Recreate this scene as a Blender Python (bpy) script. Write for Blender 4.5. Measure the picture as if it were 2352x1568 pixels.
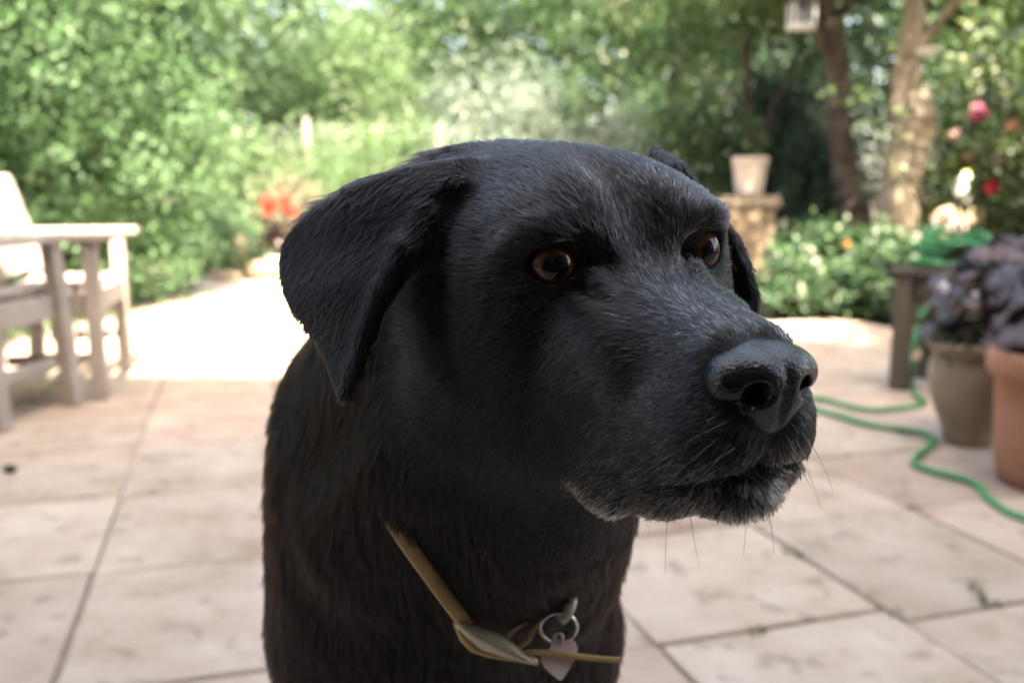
import bpy, bmesh, math, random
import numpy as np
from mathutils import Vector, Matrix
for o in list(bpy.data.objects): bpy.data.objects.remove(o, do_unlink=True)
R = math.radians
SC = bpy.context.scene; COL = SC.collection
# ---------------------------------------------------------------- camera, sky, sun, exposure
PITCH = R(9.2); CAM_POS = (0.0, 0.0, 0.78)
cam_d = bpy.data.cameras.new('camera'); cam = bpy.data.objects.new('camera', cam_d); COL.objects.link(cam)
cam.location = CAM_POS; cam.rotation_euler = (R(90) - PITCH, 0, 0)
cam_d.sensor_width = 36; cam_d.lens = 32.76; cam_d.clip_start = 0.02; cam_d.clip_end = 500
cam_d.dof.use_dof = True; cam_d.dof.focus_distance = 0.385; cam_d.dof.aperture_fstop = 7.0; cam_d.dof.aperture_blades = 9
SC.camera = cam
SUN_EL, SUN_AZ = 57.0, 169.0      # azimuth in degrees from +Y clockwise: the sun stands behind the camera, a little to its right
w = bpy.data.worlds.new('World'); SC.world = w; w.use_nodes = True
nt = w.node_tree; bg = nt.nodes['Background']
sky = nt.nodes.new('ShaderNodeTexSky'); sky.sky_type = 'NISHITA'; sky.sun_disc = False
sky.sun_elevation = R(SUN_EL); sky.sun_rotation = R(SUN_AZ); sky.air_density = 0.9; sky.dust_density = 3.5; sky.ozone_density = 0.8
nt.links.new(sky.outputs[0], bg.inputs[0]); bg.inputs[1].default_value = 0.15
sd = bpy.data.lights.new('sun', 'SUN'); sd.energy = 4.6; sd.angle = R(0.6); sd.color = (1.0, 0.965, 0.92)
sun = bpy.data.objects.new('sun', sd); COL.objects.link(sun)
_a = R(SUN_AZ); _to = Vector((math.sin(_a) * math.cos(R(SUN_EL)), math.cos(_a) * math.cos(R(SUN_EL)), math.sin(R(SUN_EL))))
sun.rotation_euler = _to.to_track_quat('Z', 'Y').to_euler()
SC.view_settings.view_transform = 'Standard'; SC.view_settings.look = 'None'; SC.view_settings.gamma = 1
SC.view_settings.use_curve_mapping = False; SC.view_settings.exposure = 3.17
SC.view_settings.use_white_balance = True; SC.view_settings.white_balance_temperature = 8300; SC.view_settings.white_balance_tint = 10
SC.render.engine = 'CYCLES'; cy = SC.cycles
cy.use_denoising = True; cy.use_adaptive_sampling = False; cy.max_bounces = 6; cy.diffuse_bounces = 3; cy.glossy_bounces = 3; cy.transmission_bounces = 4; cy.transparent_max_bounces = 8
cy.sample_clamp_indirect = 8.0
# ---------------------------------------------------------------- helpers
def material(name, col, rough=0.6, spec=0.4, metal=0.0):
    m = bpy.data.materials.new(name); m.use_nodes = True
    b = m.node_tree.nodes['Principled BSDF']
    b.inputs['Base Color'].default_value = (*col, 1); b.inputs['Roughness'].default_value = rough
    b.inputs['Specular IOR Level'].default_value = spec; b.inputs['Metallic'].default_value = metal
    return m
def tag(o, label=None, cat=None, group=None, kind=None):
    if label: o['label'] = label
    if cat: o['category'] = cat
    if group: o['group'] = group
    if kind: o['kind'] = kind
    return o
CAMV = np.array(CAM_POS)
def ray(u, v):                                        # sight line through a point of the 2352 x 1568 picture
    c = np.array([(u - 1176) / 2140.3, -(v - 784) / 2140.3, 1.0])
    return np.array([c[0], c[1] * math.sin(PITCH) + c[2] * math.cos(PITCH), c[1] * math.cos(PITCH) - c[2] * math.sin(PITCH)])
def gp(u, v, z=0.0):
    d = ray(u, v); t = (z - CAMV[2]) / d[2]; return CAMV + d * t
def at(u, v, Y):
    d = ray(u, v); return CAMV + d * (Y / d[1])
def link(name, me, mat=None, parent=None):
    if mat is not None: me.materials.append(mat)
    o = bpy.data.objects.new(name, me); COL.objects.link(o)
    if parent is not None: o.parent = parent
    return o
def thing(name, loc, label, cat, group=None, rz=0.0):
    o = bpy.data.objects.new(name, None); COL.objects.link(o); o.location = loc; o.rotation_euler = (0, 0, rz); o.empty_display_size = 0.05
    return tag(o, label, cat, group)
def bm_obj(name, bm, mat, parent=None, smooth=False, bevel=0.0, segs=2):
    me = bpy.data.meshes.new(name)
    if bevel: bmesh.ops.bevel(bm, geom=list(bm.edges), offset=bevel, segments=segs, affect='EDGES', profile=0.6)
    bmesh.ops.recalc_face_normals(bm, faces=bm.faces)
    bm.to_mesh(me); bm.free()
    if smooth:
        for p in me.polygons: p.use_smooth = True
    return link(name, me, mat, parent)
def box(name, c, s, mat, parent=None, bevel=0.0, rot=None, kind=None):
    bm = bmesh.new(); M = Matrix.Translation(c)
    if rot is not None: M = M @ rot
    bmesh.ops.create_cube(bm, size=1, matrix=M @ Matrix.Diagonal((*s, 1)))
    o = bm_obj(name, bm, mat, parent, bevel=bevel)
    if kind: o['kind'] = kind
    return o
def beam(name, a, b, w_, t_, mat, parent=None, up=(0, 0, 1), bevel=0.004, taper=1.0):
    """a bar from a to b, w_ wide and t_ thick"""
    a, b = Vector(a), Vector(b); y = (b - a); L = y.length; y.normalize(); z = Vector(up); x = y.cross(z)
    if x.length < 1e-4: x = y.cross(Vector((1, 0, 0)))
    x.normalize(); z = x.cross(y)
    bm = bmesh.new(); vs = []
    for p, k in ((a, 1.0), (b, taper)):
        for sx, sz in ((-1, -1), (1, -1), (1, 1), (-1, 1)): vs.append(bm.verts.new(p + x * (sx * w_ / 2 * k) + z * (sz * t_ / 2 * k)))
    bm.faces.new(vs[3::-1]); bm.faces.new(vs[4:])
    for i in range(4): bm.faces.new((vs[i], vs[(i + 1) % 4], vs[4 + (i + 1) % 4], vs[4 + i]))
    return bm_obj(name, bm, mat, parent, bevel=bevel)
def lathe(name, prof, mat, parent=None, seg=40, loc=(0, 0, 0), wob=0.0, seed=0):
    rg = random.Random(seed); ph = [rg.uniform(0, 6.28) for _ in range(3)]
    bm = bmesh.new(); rings = []
    for r, z in prof:
        ring = []
        for i in range(seg):
            a = 2 * math.pi * i / seg; k = 1 + wob * (math.sin(2 * a + ph[0]) + 0.6 * math.sin(3 * a + ph[1] + z * 9))
            ring.append(bm.verts.new((loc[0] + r * k * math.cos(a), loc[1] + r * k * math.sin(a), loc[2] + z)))
        rings.append(ring)
    for A, B in zip(rings, rings[1:]):
        for i in range(seg): bm.faces.new((A[i], A[(i + 1) % seg], B[(i + 1) % seg], B[i]))
    if prof[0][0] > 1e-6: bm.faces.new(rings[0][::-1])
    if prof[-1][0] > 1e-6: bm.faces.new(rings[-1])
    return bm_obj(name, bm, mat, parent, smooth=True)
def catmull(pts, n=8, closed=False):
    P = [np.asarray(p, float) for p in pts]; out = []; m = len(P)
    for i in range(m if closed else m - 1):
        p0, p1, p2, p3 = (P[(i - 1) % m], P[i], P[(i + 1) % m], P[(i + 2) % m]) if closed else (P[max(i - 1, 0)], P[i], P[i + 1], P[min(i + 2, m - 1)])
        for k in range(n):
            t = k / n; out.append(0.5 * (2 * p1 + (p2 - p0) * t + (2 * p0 - 5 * p1 + 4 * p2 - p3) * t * t + (3 * p1 - p0 - 3 * p2 + p3) * t ** 3))
    if not closed: out.append(P[-1])
    return np.array(out)
def tube_arrays(path, rad, seg=10, closed=False):
    path = np.asarray(path, float); n = len(path); rad = np.broadcast_to(np.asarray(rad, float), (n,))
    T = np.gradient(path, axis=0)
    if closed: T = np.roll(path, -1, 0) - np.roll(path, 1, 0)
    T /= np.linalg.norm(T, axis=1, keepdims=True) + 1e-12
    u = np.cross(T[0], [0.31, 0.2, 0.93]); u /= np.linalg.norm(u); U = [u]
    for i in range(1, n):
        u = U[-1] - T[i] * (U[-1] @ T[i]); U.append(u / np.linalg.norm(u))
    U = np.array(U); W = np.cross(T, U); a = np.arange(seg) * 2 * math.pi / seg
    V = path[:, None] + rad[:, None, None] * (np.cos(a)[None, :, None] * U[:, None] + np.sin(a)[None, :, None] * W[:, None])
    V = V.reshape(-1, 3); m = n if closed else n - 1
    i = np.arange(m)[:, None]; j = np.arange(seg)[None]; i2 = (i + 1) % n; j2 = (j + 1) % seg
    F = np.stack([np.broadcast_to(i * seg + j, (m, seg)), np.broadcast_to(i * seg + j2, (m, seg)), np.broadcast_to(i2 * seg + j2, (m, seg)), np.broadcast_to(i2 * seg + j, (m, seg))], -1).reshape(-1, 4)
    return V, F
def mesh_np(name, V, F, mat, parent=None, smooth=True):
    me = bpy.data.meshes.new(name)
    V = np.asarray(V, np.float32); F = np.asarray(F, np.int32); k = F.shape[1]
    me.vertices.add(len(V)); me.vertices.foreach_set('co', V.ravel())
    me.loops.add(F.size); me.loops.foreach_set('vertex_index', F.ravel())
    me.polygons.add(len(F)); me.polygons.foreach_set('loop_start', np.arange(0, F.size, k, dtype=np.int32))
    try: me.polygons.foreach_set('loop_total', np.full(len(F), k, np.int32))
    except Exception: pass
    me.polygons.foreach_set('use_smooth', np.full(len(F), smooth, bool))
    me.update(calc_edges=True); me.validate()
    return link(name, me, mat, parent)
def tube(name, path, rad, mat, parent=None, seg=10, closed=False, caps=True):
    V, F = tube_arrays(path, rad, seg, closed)
    return mesh_np(name, V, F, mat, parent)
def join_arrays(items):
    Vs, Fs, n = [], [], 0
    for V, F in items: Vs.append(V); Fs.append(F + n); n += len(V)
    return np.concatenate(Vs), np.concatenate(Fs)
# ---------------------------------------------------------------- materials
def nodes(m): return m.node_tree.nodes, m.node_tree.links, m.node_tree.nodes['Principled BSDF']
def ramp(N, stops):
    r = N.new('ShaderNodeValToRGB'); e = r.color_ramp.elements
    while len(e) < len(stops): e.new(0.5)
    for x, (p, c) in zip(e, stops): x.position = p; x.color = (*c, 1)
    return r
def mottled(name, stops, scale=6.0, detail=6, rough=0.8, bump=0.3, bscale=40.0, vary=0.0, spec=0.3, dist=0.01, coord='Object', stretch=(1, 1, 1), speck=None):
    m = material(name, (0.5, 0.5, 0.5), rough, spec); N, Lk, b = nodes(m)
    tc = N.new('ShaderNodeTexCoord'); mp = N.new('ShaderNodeMapping'); mp.inputs['Scale'].default_value = stretch
    oi = N.new('ShaderNodeObjectInfo'); ad = N.new('ShaderNodeVectorMath'); ad.operation = 'ADD'
    sc = N.new('ShaderNodeVectorMath'); sc.operation = 'SCALE'; sc.inputs[0].default_value = (13.1, 7.7, 3.3); Lk.new(oi.outputs['Random'], sc.inputs['Scale'])
    Lk.new(tc.outputs[coord], mp.inputs[0]); Lk.new(mp.outputs[0], ad.inputs[0]); Lk.new(sc.outputs[0], ad.inputs[1])
    n1 = N.new('ShaderNodeTexNoise'); n1.inputs['Scale'].default_value = scale; n1.inputs['Detail'].default_value = detail; n1.inputs['Roughness'].default_value = 0.62
    Lk.new(ad.outputs[0], n1.inputs['Vector'])
    r = ramp(N, stops); Lk.new(n1.outputs['Fac'], r.inputs[0]); out = r.outputs[0]
    if vary:
        hs = N.new('ShaderNodeHueSaturation'); mr = N.new('ShaderNodeMapRange'); mr.inputs['To Min'].default_value = 1 - vary; mr.inputs['To Max'].default_value = 1 + vary
        Lk.new(oi.outputs['Random'], mr.inputs['Value']); Lk.new(mr.outputs[0], hs.inputs['Value']); Lk.new(out, hs.inputs['Color']); out = hs.outputs[0]
    n2 = N.new('ShaderNodeTexNoise'); n2.inputs['Scale'].default_value = bscale; n2.inputs['Detail'].default_value = 5; Lk.new(ad.outputs[0], n2.inputs['Vector'])
    if speck:
        r2 = ramp(N, [(0.30, speck), (0.42, (1, 1, 1))]); n3 = N.new('ShaderNodeTexNoise'); n3.inputs['Scale'].default_value = bscale * 0.45; n3.inputs['Detail'].default_value = 2
        Lk.new(ad.outputs[0], n3.inputs['Vector']); Lk.new(n3.outputs['Fac'], r2.inputs[0])
        mx = N.new('ShaderNodeMix'); mx.data_type = 'RGBA'; mx.blend_type = 'MULTIPLY'; mx.inputs['Factor'].default_value = 1.0
        Lk.new(out, mx.inputs['A']); Lk.new(r2.outputs[0], mx.inputs['B']); out = mx.outputs['Result']
    Lk.new(out, b.inputs['Base Color'])
    bp = N.new('ShaderNodeBump'); bp.inputs['Strength'].default_value = bump; bp.inputs['Distance'].default_value = dist
    Lk.new(n2.outputs['Fac'], bp.inputs['Height']); Lk.new(bp.outputs[0], b.inputs['Normal'])
    return m
def leaf_material(name, stops, rough=0.42, trans=0.30, spec=0.45):
    m = material(name, (0.1, 0.2, 0.05), rough, spec); N, Lk, b = nodes(m)
    g = N.new('ShaderNodeNewGeometry'); r = ramp(N, stops); Lk.new(g.outputs['Random Per Island'], r.inputs[0]); Lk.new(r.outputs[0], b.inputs['Base Color'])
    t = N.new('ShaderNodeBsdfTranslucent'); mix = N.new('ShaderNodeMixShader'); mix.inputs[0].default_value = trans
    hs = N.new('ShaderNodeHueSaturation'); hs.inputs['Saturation'].default_value = 1.15; hs.inputs['Value'].default_value = 1.2; Lk.new(r.outputs[0], hs.inputs['Color']); Lk.new(hs.outputs[0], t.inputs['Color'])
    Lk.new(b.outputs[0], mix.inputs[1]); Lk.new(t.outputs[0], mix.inputs[2]); Lk.new(mix.outputs[0], N['Material Output'].inputs['Surface'])
    return m
# ---------------------------------------------------------------- foliage
def leaves(P, Nrm, size, aspect=0.55, seed=1, jitter=0.6, fold=0.25, droop=0.15, detail=False):
    """leaf blades at points P facing roughly Nrm; each is a folded diamond (or an eight-point blade)"""
    rg = np.random.default_rng(seed); n = len(P)
    Nn = Nrm / (np.linalg.norm(Nrm, axis=1, keepdims=True) + 1e-9) + rg.normal(0, jitter, (n, 3)); Nn /= np.linalg.norm(Nn, axis=1, keepdims=True)
    D = rg.normal(0, 1, (n, 3)); D[:, 2] -= 0.4; D -= Nn * (D * Nn).sum(1, keepdims=True); D /= np.linalg.norm(D, axis=1, keepdims=True)
    S = np.cross(Nn, D); L = (size * rg.uniform(0.6, 1.3, n))[:, None]; Wd = L * aspect
    f = fold
    if not detail:
        A = P - D * L * 0.5; B = P + D * L * 0.5 - Nn * L * droop; C1 = P + S * Wd * 0.5 + Nn * Wd * f; C2 = P - S * Wd * 0.5 + Nn * Wd * f
        V = np.stack([A, C1, B, C2], 1).reshape(-1, 3); F = (np.arange(n)[:, None] * 4 + np.array([[0, 1, 2, 3]]))
        return V, F
    T = [0.0, 0.22, 0.5, 0.78, 1.0]; Wt = [0.0, 0.42, 0.5, 0.34, 0.0]; rows = []
    for t, w_ in zip(T, Wt):
        c = P + D * L * (t - 0.5) - Nn * L * droop * t * t
        rows += ([c + S * Wd * w_ + Nn * Wd * w_ * f, c, c - S * Wd * w_ + Nn * Wd * w_ * f] if w_ else [c])
    V = np.stack(rows, 1).reshape(-1, 3); k = len(rows)
    q = np.array([[0, 1, 2, 2], [0, 2, 3, 3], [1, 4, 5, 2], [2, 5, 6, 3], [4, 7, 8, 5], [5, 8, 9, 6], [7, 10, 8, 8], [8, 10, 9, 9]])
    tri = []
    for a in q: tri += [[a[0], a[1], a[2]]] + ([[a[0], a[2], a[3]]] if a[2] != a[3] else [])
    return V, (np.arange(n)[:, None, None] * k + np.array(tri)[None]).reshape(-1, 3)
def crown_points(blobs, n, clump=0.18, seed=1, hollow=0.45):
    """points in small clumps spread over the outer shells of ellipsoid blobs [(centre, radii)]"""
    rg = np.random.default_rng(seed); B = np.array([[*c, *r] for c, r in blobs], float)
    wgt = (B[:, 3] * B[:, 4] + B[:, 4] * B[:, 5] + B[:, 3] * B[:, 5]); wgt /= wgt.sum()
    per = 26; nc = max(1, n // per); bi = rg.choice(len(B), nc, p=wgt)
    d = rg.normal(0, 1, (nc, 3)); d /= np.linalg.norm(d, axis=1, keepdims=True)
    k = (hollow + (1 - hollow) * rg.random(nc) ** 0.6) * (1 + 0.10 * rg.normal(0, 1, nc))
    C = B[bi, :3] + d * B[bi, 3:] * k[:, None]
    ci = np.repeat(np.arange(nc), per); P = C[ci] + rg.normal(0, 1, (len(ci), 3)) * clump * rg.uniform(0.5, 1.3, nc)[ci][:, None]
    Nn = d[ci] * 0.9 + (P - C[ci]) / clump * 0.4 + np.array([0, 0, 0.55])
    return P, Nn
def foliage(name, blobs, n, size, mat, parent, clump=0.18, seed=1, hollow=0.45, aspect=0.55, jitter=0.6, zmin=0.02, fold=0.25, detail=False):
    P, Nn = crown_points(blobs, n, clump, seed, hollow); k = P[:, 2] > zmin; V, F = leaves(P[k], Nn[k], size, aspect, seed + 50, jitter, fold, detail=detail)
    o = mesh_np(name, V, F, mat, parent, smooth=False); return o
def limb_arrays(pts, r0, r1, seg=10, n=8, wob=0.0, seed=0):
    path = catmull(pts, n); rad = np.linspace(r0, r1, len(path))
    if wob:
        rg = np.random.default_rng(seed); path = path + rg.normal(0, 1, path.shape) * wob; rad = rad * (1 + rg.normal(0, 0.07, len(path)))
    return tube_arrays(path, rad, seg)
DOG_H = 0.0025; FUR_N = 470000
# ---------------------------------------------------------------- ground, patio
M_SOIL = mottled('soil', [(0.3, (0.05, 0.038, 0.025)), (0.7, (0.10, 0.08, 0.05))], 4, bump=0.6, bscale=25)
bm = bmesh.new(); bmesh.ops.create_grid(bm, x_segments=40, y_segments=40, size=150, matrix=Matrix.Translation((0, 60, -0.03)))
tag(bm_obj('ground', bm, M_SOIL), kind='structure')
M_MORTAR = mottled('mortar', [(0.3, (0.20, 0.165, 0.13)), (0.7, (0.29, 0.25, 0.205))], 18, bump=0.5, bscale=120)
M_SLAB = mottled('sandstone', [(0.25, (0.27, 0.21, 0.155)), (0.45, (0.378, 0.310, 0.250)), (0.6, (0.418, 0.357, 0.298)), (0.76, (0.51, 0.45, 0.39))], 5.5, detail=8, rough=0.85, bump=0.55, bscale=34, vary=0.10, spec=0.2, dist=0.006, coord='Object', speck=(0.72, 0.70, 0.70))
M_SLAB2 = mottled('pink_sandstone', [(0.25, (0.27, 0.20, 0.16)), (0.45, (0.365, 0.285, 0.23)), (0.62, (0.40, 0.33, 0.275)), (0.8, (0.50, 0.43, 0.365))], 4.5, detail=8, rough=0.85, bump=0.55, bscale=30, vary=0.10, spec=0.2, dist=0.006, speck=(0.7, 0.66, 0.66))
PA = -0.29; D1 = np.array([math.sin(PA), math.cos(PA)]); D2 = np.array([math.cos(PA), -math.sin(PA)])
def st(s, t): p = D2 * s + D1 * t; return (float(p[0]), float(p[1]))
bm = bmesh.new()
PATIO_EDGE = [(-3.4, -0.72), (3.6, -0.72), (3.6, 4.9), (2.3, 5.15), (1.55, 5.6), (1.0, 6.6), (0.6, 8.3), (-3.2, 9.0), (-3.4, 6.0)]
vs = [bm.verts.new((x, y, -0.011)) for x, y in PATIO_EDGE]; bm.faces.new(vs)
patio = tag(bm_obj('patio', bm, M_MORTAR), kind='structure')
def in_poly(x, y, V):
    c = False; j = len(V) - 1
    for i in range(len(V)):
        if (V[i][1] > y) != (V[j][1] > y) and x < (V[j][0] - V[i][0]) * (y - V[i][1]) / (V[j][1] - V[i][1]) + V[i][0]: c = not c
        j = i
    return c
rnd = random.Random(11)
slines = [-3.9, -3.42, -2.95, -2.42, -1.92, -1.30, -0.80, -0.31, 0.13, 0.675, 1.15, 1.585, 2.06, 2.60, 3.05, 3.60, 4.1, 4.65]
fixed = {6: [1.49, 2.0, 2.52, 3.03, 3.48, 3.95], 7: [0.95, 1.49, 1.99, 2.50, 2.99, 3.46, 3.94], 8: [0.9, 1.385, 1.88, 2.42, 2.95, 3.45, 3.93], 9: [0.80, 1.385, 1.872, 2.36, 2.9], 10: [0.78, 1.335, 1.845, 2.40, 2.86], 11: [0.72, 1.31, 1.845, 2.30, 2.78]}
def slab(poly):
    cx = sum(p[0] for p in poly) / len(poly); cy_ = sum(p[1] for p in poly) / len(poly)
    if not in_poly(cx, cy_, PATIO_EDGE): return
    bm = bmesh.new(); top = rnd.uniform(-0.0015, 0.0015); tx, ty = rnd.uniform(-.003, .003), rnd.uniform(-.003, .003)
    ring = []
    for (x0, y0), (x1, y1) in zip(poly, poly[1:] + poly[:1]):
        for k in range(4):
            t = k / 4; j = 0.0 if k == 0 else 0.0035
            ring.append((x0 + (x1 - x0) * t - cx + rnd.uniform(-j, j), y0 + (y1 - y0) * t - cy_ + rnd.uniform(-j, j)))
    up = [bm.verts.new((x * 0.988, y * 0.988, top + tx * x + ty * y)) for x, y in ring]; mid = [bm.verts.new((x, y, top + tx * x + ty * y - 0.004)) for x, y in ring]; lo = [bm.verts.new((x, y, -0.028)) for x, y in ring]
    bm.faces.new(up); n = len(ring)
    for A, B in ((up, mid), (mid, lo)):
        for i in range(n): bm.faces.new((A[i], A[(i + 1) % n], B[(i + 1) % n], B[i]))
    o = bm_obj('paving_slab', bm, M_SLAB2 if rnd.random() < 0.33 else M_SLAB, patio); o.location = (cx, cy_, 0)
for i in range(len(slines) - 1):
    s0, s1 = slines[i], slines[i + 1]; rows = list(fixed.get(i, [])); t0 = rows[0] if rows else rnd.uniform(0.9, 1.3)
    if not rows: rows = [t0]
    while rows[0] > -2.2: rows.insert(0, rows[0] - rnd.choice([0.45, 0.5, 0.56, 0.62]))
    while rows[-1] < 10.5: rows.append(rows[-1] + rnd.choice([0.45, 0.5, 0.56, 0.62]))
    for t0, t1 in zip(rows, rows[1:]):
        g = 0.0036; a0 = s0 + g + rnd.uniform(-.004, .004); a1 = s1 - g + rnd.uniform(-.004, .004); b0 = t0 + g; b1 = t1 - g; sk = rnd.uniform(-.008, .008)
        slab([st(a0, b0), st(a1, b0 + sk), st(a1, b1), st(a0, b1 - sk)])
# moss in a few joints
M_MOSS = leaf_material('moss_green', [(0.0, (0.05, 0.075, 0.015)), (1.0, (0.11, 0.13, 0.035))], 0.9, 0.15)
mp_, mn_ = [], []; rg = np.random.default_rng(4)
for (u0, v0), (u1, v1), k in [((1800, 1266), (1840, 1284), 90), ((2236, 1345), (2258, 1386), 130), ((2258, 1386), (2300, 1392), 60), ((2085, 1160), (2110, 1172), 50), ((1725, 1463), (1775, 1452), 40), ((95, 915), (160, 850), 260), ((60, 920), (100, 930), 120), ((2050, 1400), (2070, 1425), 30), ((520, 1110), (580, 1100), 25)]:
    a, b = gp(u0, v0), gp(u1, v1); t = rg.random(k)[:, None]; mp_.append(a + (b - a) * t + rg.normal(0, 1, (k, 3)) * [.008, .008, 0] + np.array([0, 0, 0.001]) + np.abs(rg.normal(0, 1, (k, 3))) * [0, 0, .006]); mn_.append(np.tile([0, -.3, 1.0], (k, 1)))
V, F = leaves(np.concatenate(mp_)[::2], np.concatenate(mn_)[::2], 0.010, 0.35, 5, 0.9)
tag(mesh_np('moss', V, F, M_MOSS), kind='stuff', label='tufts of moss and small weeds growing in the paving joints')

# ---------------------------------------------------------------- the house behind the camera, whose shade lies over the near paving
M_BRICK = mottled('house_render', [(0.3, (0.085, 0.055, 0.04)), (0.7, (0.13, 0.085, 0.065))], 3, bump=0.3)
M_ROOF = mottled('roof_tile', [(0.3, (0.10, 0.05, 0.035)), (0.7, (0.16, 0.085, 0.06))], 5, bump=0.4)
M_DARKGLASS = material('window_glass', (0.01, 0.012, 0.014), 0.03, 0.5)
M_WHITEWOOD = material('white_paint', (0.72, 0.71, 0.68), 0.5); M_DARKWOOD = material('dark_stained_wood', (0.05, 0.03, 0.02), 0.5)
EAVE, APEX, AX, AW, YW = 7.06, 9.26, 2.25, 1.22, -0.8
house = thing('house', (0, YW, 0), 'house wall with a glazed door and pitched roof behind the viewer', 'house')
def prism(name, pts, y0, y1, mat, parent):
    bm = bmesh.new(); A = [bm.verts.new((x, y0, z)) for x, z in pts]; B = [bm.verts.new((x, y1, z)) for x, z in pts]
    bm.faces.new(A); bm.faces.new(B[::-1]); n = len(pts)
    for i in range(n): bm.faces.new((A[i], B[i], B[(i + 1) % n], A[(i + 1) % n]))
    return bm_obj(name, bm, mat, parent)
prism('wall', [(-9, 0), (9, 0), (9, EAVE - .1), (AX + AW, EAVE - .1), (AX, APEX - .15), (AX - AW, EAVE - .1), (-9, EAVE - .1)], -0.3, 0, M_BRICK, house)
prism('wall', [(-9, 0), (9, 0), (9, EAVE - .1), (-9, EAVE - .1)], -7, -0.31, M_BRICK, house)
bm = bmesh.new()
vs = [bm.verts.new(p) for p in [(-9.3, 0.2, EAVE), (9.3, 0.2, EAVE), (9.3, -3.6, EAVE + 2.2), (-9.3, -3.6, EAVE + 2.2), (-9.3, -7.4, EAVE), (9.3, -7.4, EAVE)]]
bm.faces.new(vs[:4]); bm.faces.new((vs[3], vs[2], vs[5], vs[4]))
bm_obj('roof', bm, M_ROOF, house)
bm = bmesh.new()
vs = [bm.verts.new(p) for p in [(AX - AW - .15, 0.2, EAVE - .05), (AX, 0.2, APEX), (AX + AW + .15, 0.2, EAVE - .05), (AX - AW - .15, -3.4, EAVE - .05), (AX, -3.4, APEX), (AX + AW + .15, -3.4, EAVE - .05)]]
bm.faces.new((vs[0], vs[1], vs[4], vs[3])); bm.faces.new((vs[1], vs[2], vs[5], vs[4])); bm_obj('roof', bm, M_ROOF, house)
for x0, x1, z0, z1, nm in ((-1.3, 0.9, 0.0, 2.1, 'door'), (-4.6, -2.9, 0.9, 2.1, 'window'), (2.6, 4.4, 0.9, 2.1, 'window'), (-0.9, 0.4, 3.6, 4.9, 'window')):
    fr = bmesh.new()
    for c, s in (((x0, .03, (z0 + z1) / 2), (.08, .05, z1 - z0)), ((x1, .03, (z0 + z1) / 2), (.08, .05, z1 - z0)), (((x0 + x1) / 2, .03, z1), (x1 - x0 + .08, .052, .08)), (((x0 + x1) / 2, .03, z0 + .04), (x1 - x0 + .08, .052, .08)), (((x0 + x1) / 2, .03, (z0 + z1) / 2), (.07, .048, z1 - z0))):
        bmesh.ops.create_cube(fr, size=1, matrix=Matrix.Translation(c) @ Matrix.Diagonal((*s, 1)))
    f = bm_obj(nm, fr, M_WHITEWOOD if z0 > 3 else M_DARKWOOD, house); box('pane', ((x0 + x1) / 2, .012, (z0 + z1) / 2), (x1 - x0, .012, z1 - z0 - .02), M_DARKGLASS, f)

# ---------------------------------------------------------------- trees, hedge, shrubs
M_BARK_D = mottled('dark_bark', [(0.3, (0.045, 0.036, 0.030)), (0.7, (0.115, 0.092, 0.076))], 7, bump=1.0, bscale=22, dist=0.03, stretch=(1, 1, .25))
M_BARK_L = mottled('pale_bark', [(0.28, (0.12, 0.095, 0.07)), (0.5, (0.29, 0.235, 0.175)), (0.72, (0.45, 0.375, 0.29))], 5, bump=1.0, bscale=18, dist=0.03, stretch=(1, 1, .3))
LM_HEDGE = leaf_material('hedge_leaf', [(0.0, (0.047, 0.113, 0.046)), (0.4, (0.086, 0.178, 0.072)), (0.8, (0.132, 0.238, 0.134)), (0.985, (0.162, 0.262, 0.143)), (1.0, (0.205, 0.285, 0.13))], 0.5, 0.25, 0.35)
LM_BRIGHT = leaf_material('bright_leaf', [(0.0, (0.063, 0.120, 0.051)), (0.5, (0.105, 0.175, 0.074)), (1.0, (0.147, 0.221, 0.126))], 0.45, 0.35)
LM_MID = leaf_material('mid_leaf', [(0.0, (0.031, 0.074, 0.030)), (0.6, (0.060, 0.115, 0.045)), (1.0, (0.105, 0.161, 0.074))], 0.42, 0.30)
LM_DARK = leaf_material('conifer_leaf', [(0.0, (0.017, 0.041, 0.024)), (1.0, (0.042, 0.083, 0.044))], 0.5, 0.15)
LM_SILVER = leaf_material('silver_leaf', [(0.0, (0.073, 0.119, 0.086)), (0.5, (0.114, 0.175, 0.146)), (1.0, (0.274, 0.315, 0.243))], 0.5, 0.25)
LM_DRY = leaf_material('dry_leaf', [(0.0, (0.10, 0.10, 0.055)), (0.5, (0.17, 0.155, 0.10)), (1.0, (0.23, 0.21, 0.145))], 0.6, 0.25)
LM_YEL = leaf_material('yellow_green_leaf', [(0.0, (0.049, 0.101, 0.030)), (0.6, (0.098, 0.161, 0.051)), (1.0, (0.202, 0.210, 0.068))], 0.4, 0.35)
M_TWIG = mottled('hedge_twigs', [(0.3, (0.012, 0.013, 0.006)), (0.7, (0.024, 0.025, 0.012))], 6, bump=1.0, bscale=14, dist=0.05)  # darkened for the shade inside the hedge; stems share it

# the clipped hedge along the left of the patio
hedge = thing('hedge', (-2.9, 4.6, 0), 'tall dense green hedge rising behind the wooden chairs', 'hedge')
def rel(o, p): return np.asarray(p, float) - np.array(o.location)
hb = []
rg = np.random.default_rng(21)
for k in range(26):
    y = 1.6 + k * 0.235; 
    for z in (0.35, 0.95, 1.6, 2.25, 2.8):
        bulge = {0.35: 0.10, 0.95: 0.10, 1.6: 0.12, 2.25: 0.16, 2.8: -0.05}[z]
        x = -3.02 + bulge + rg.normal(0, 0.15) + 0.06 * (y - 4.5)
        hb.append(((x + 2.9, y - 4.6, z), (0.42 + rg.normal(0, .04), 0.36, 0.42)))
foliage('foliage', hb, 80000, 0.050, LM_HEDGE, hedge, clump=0.062, seed=3, hollow=0.76, aspect=0.6, jitter=0.55)
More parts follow.
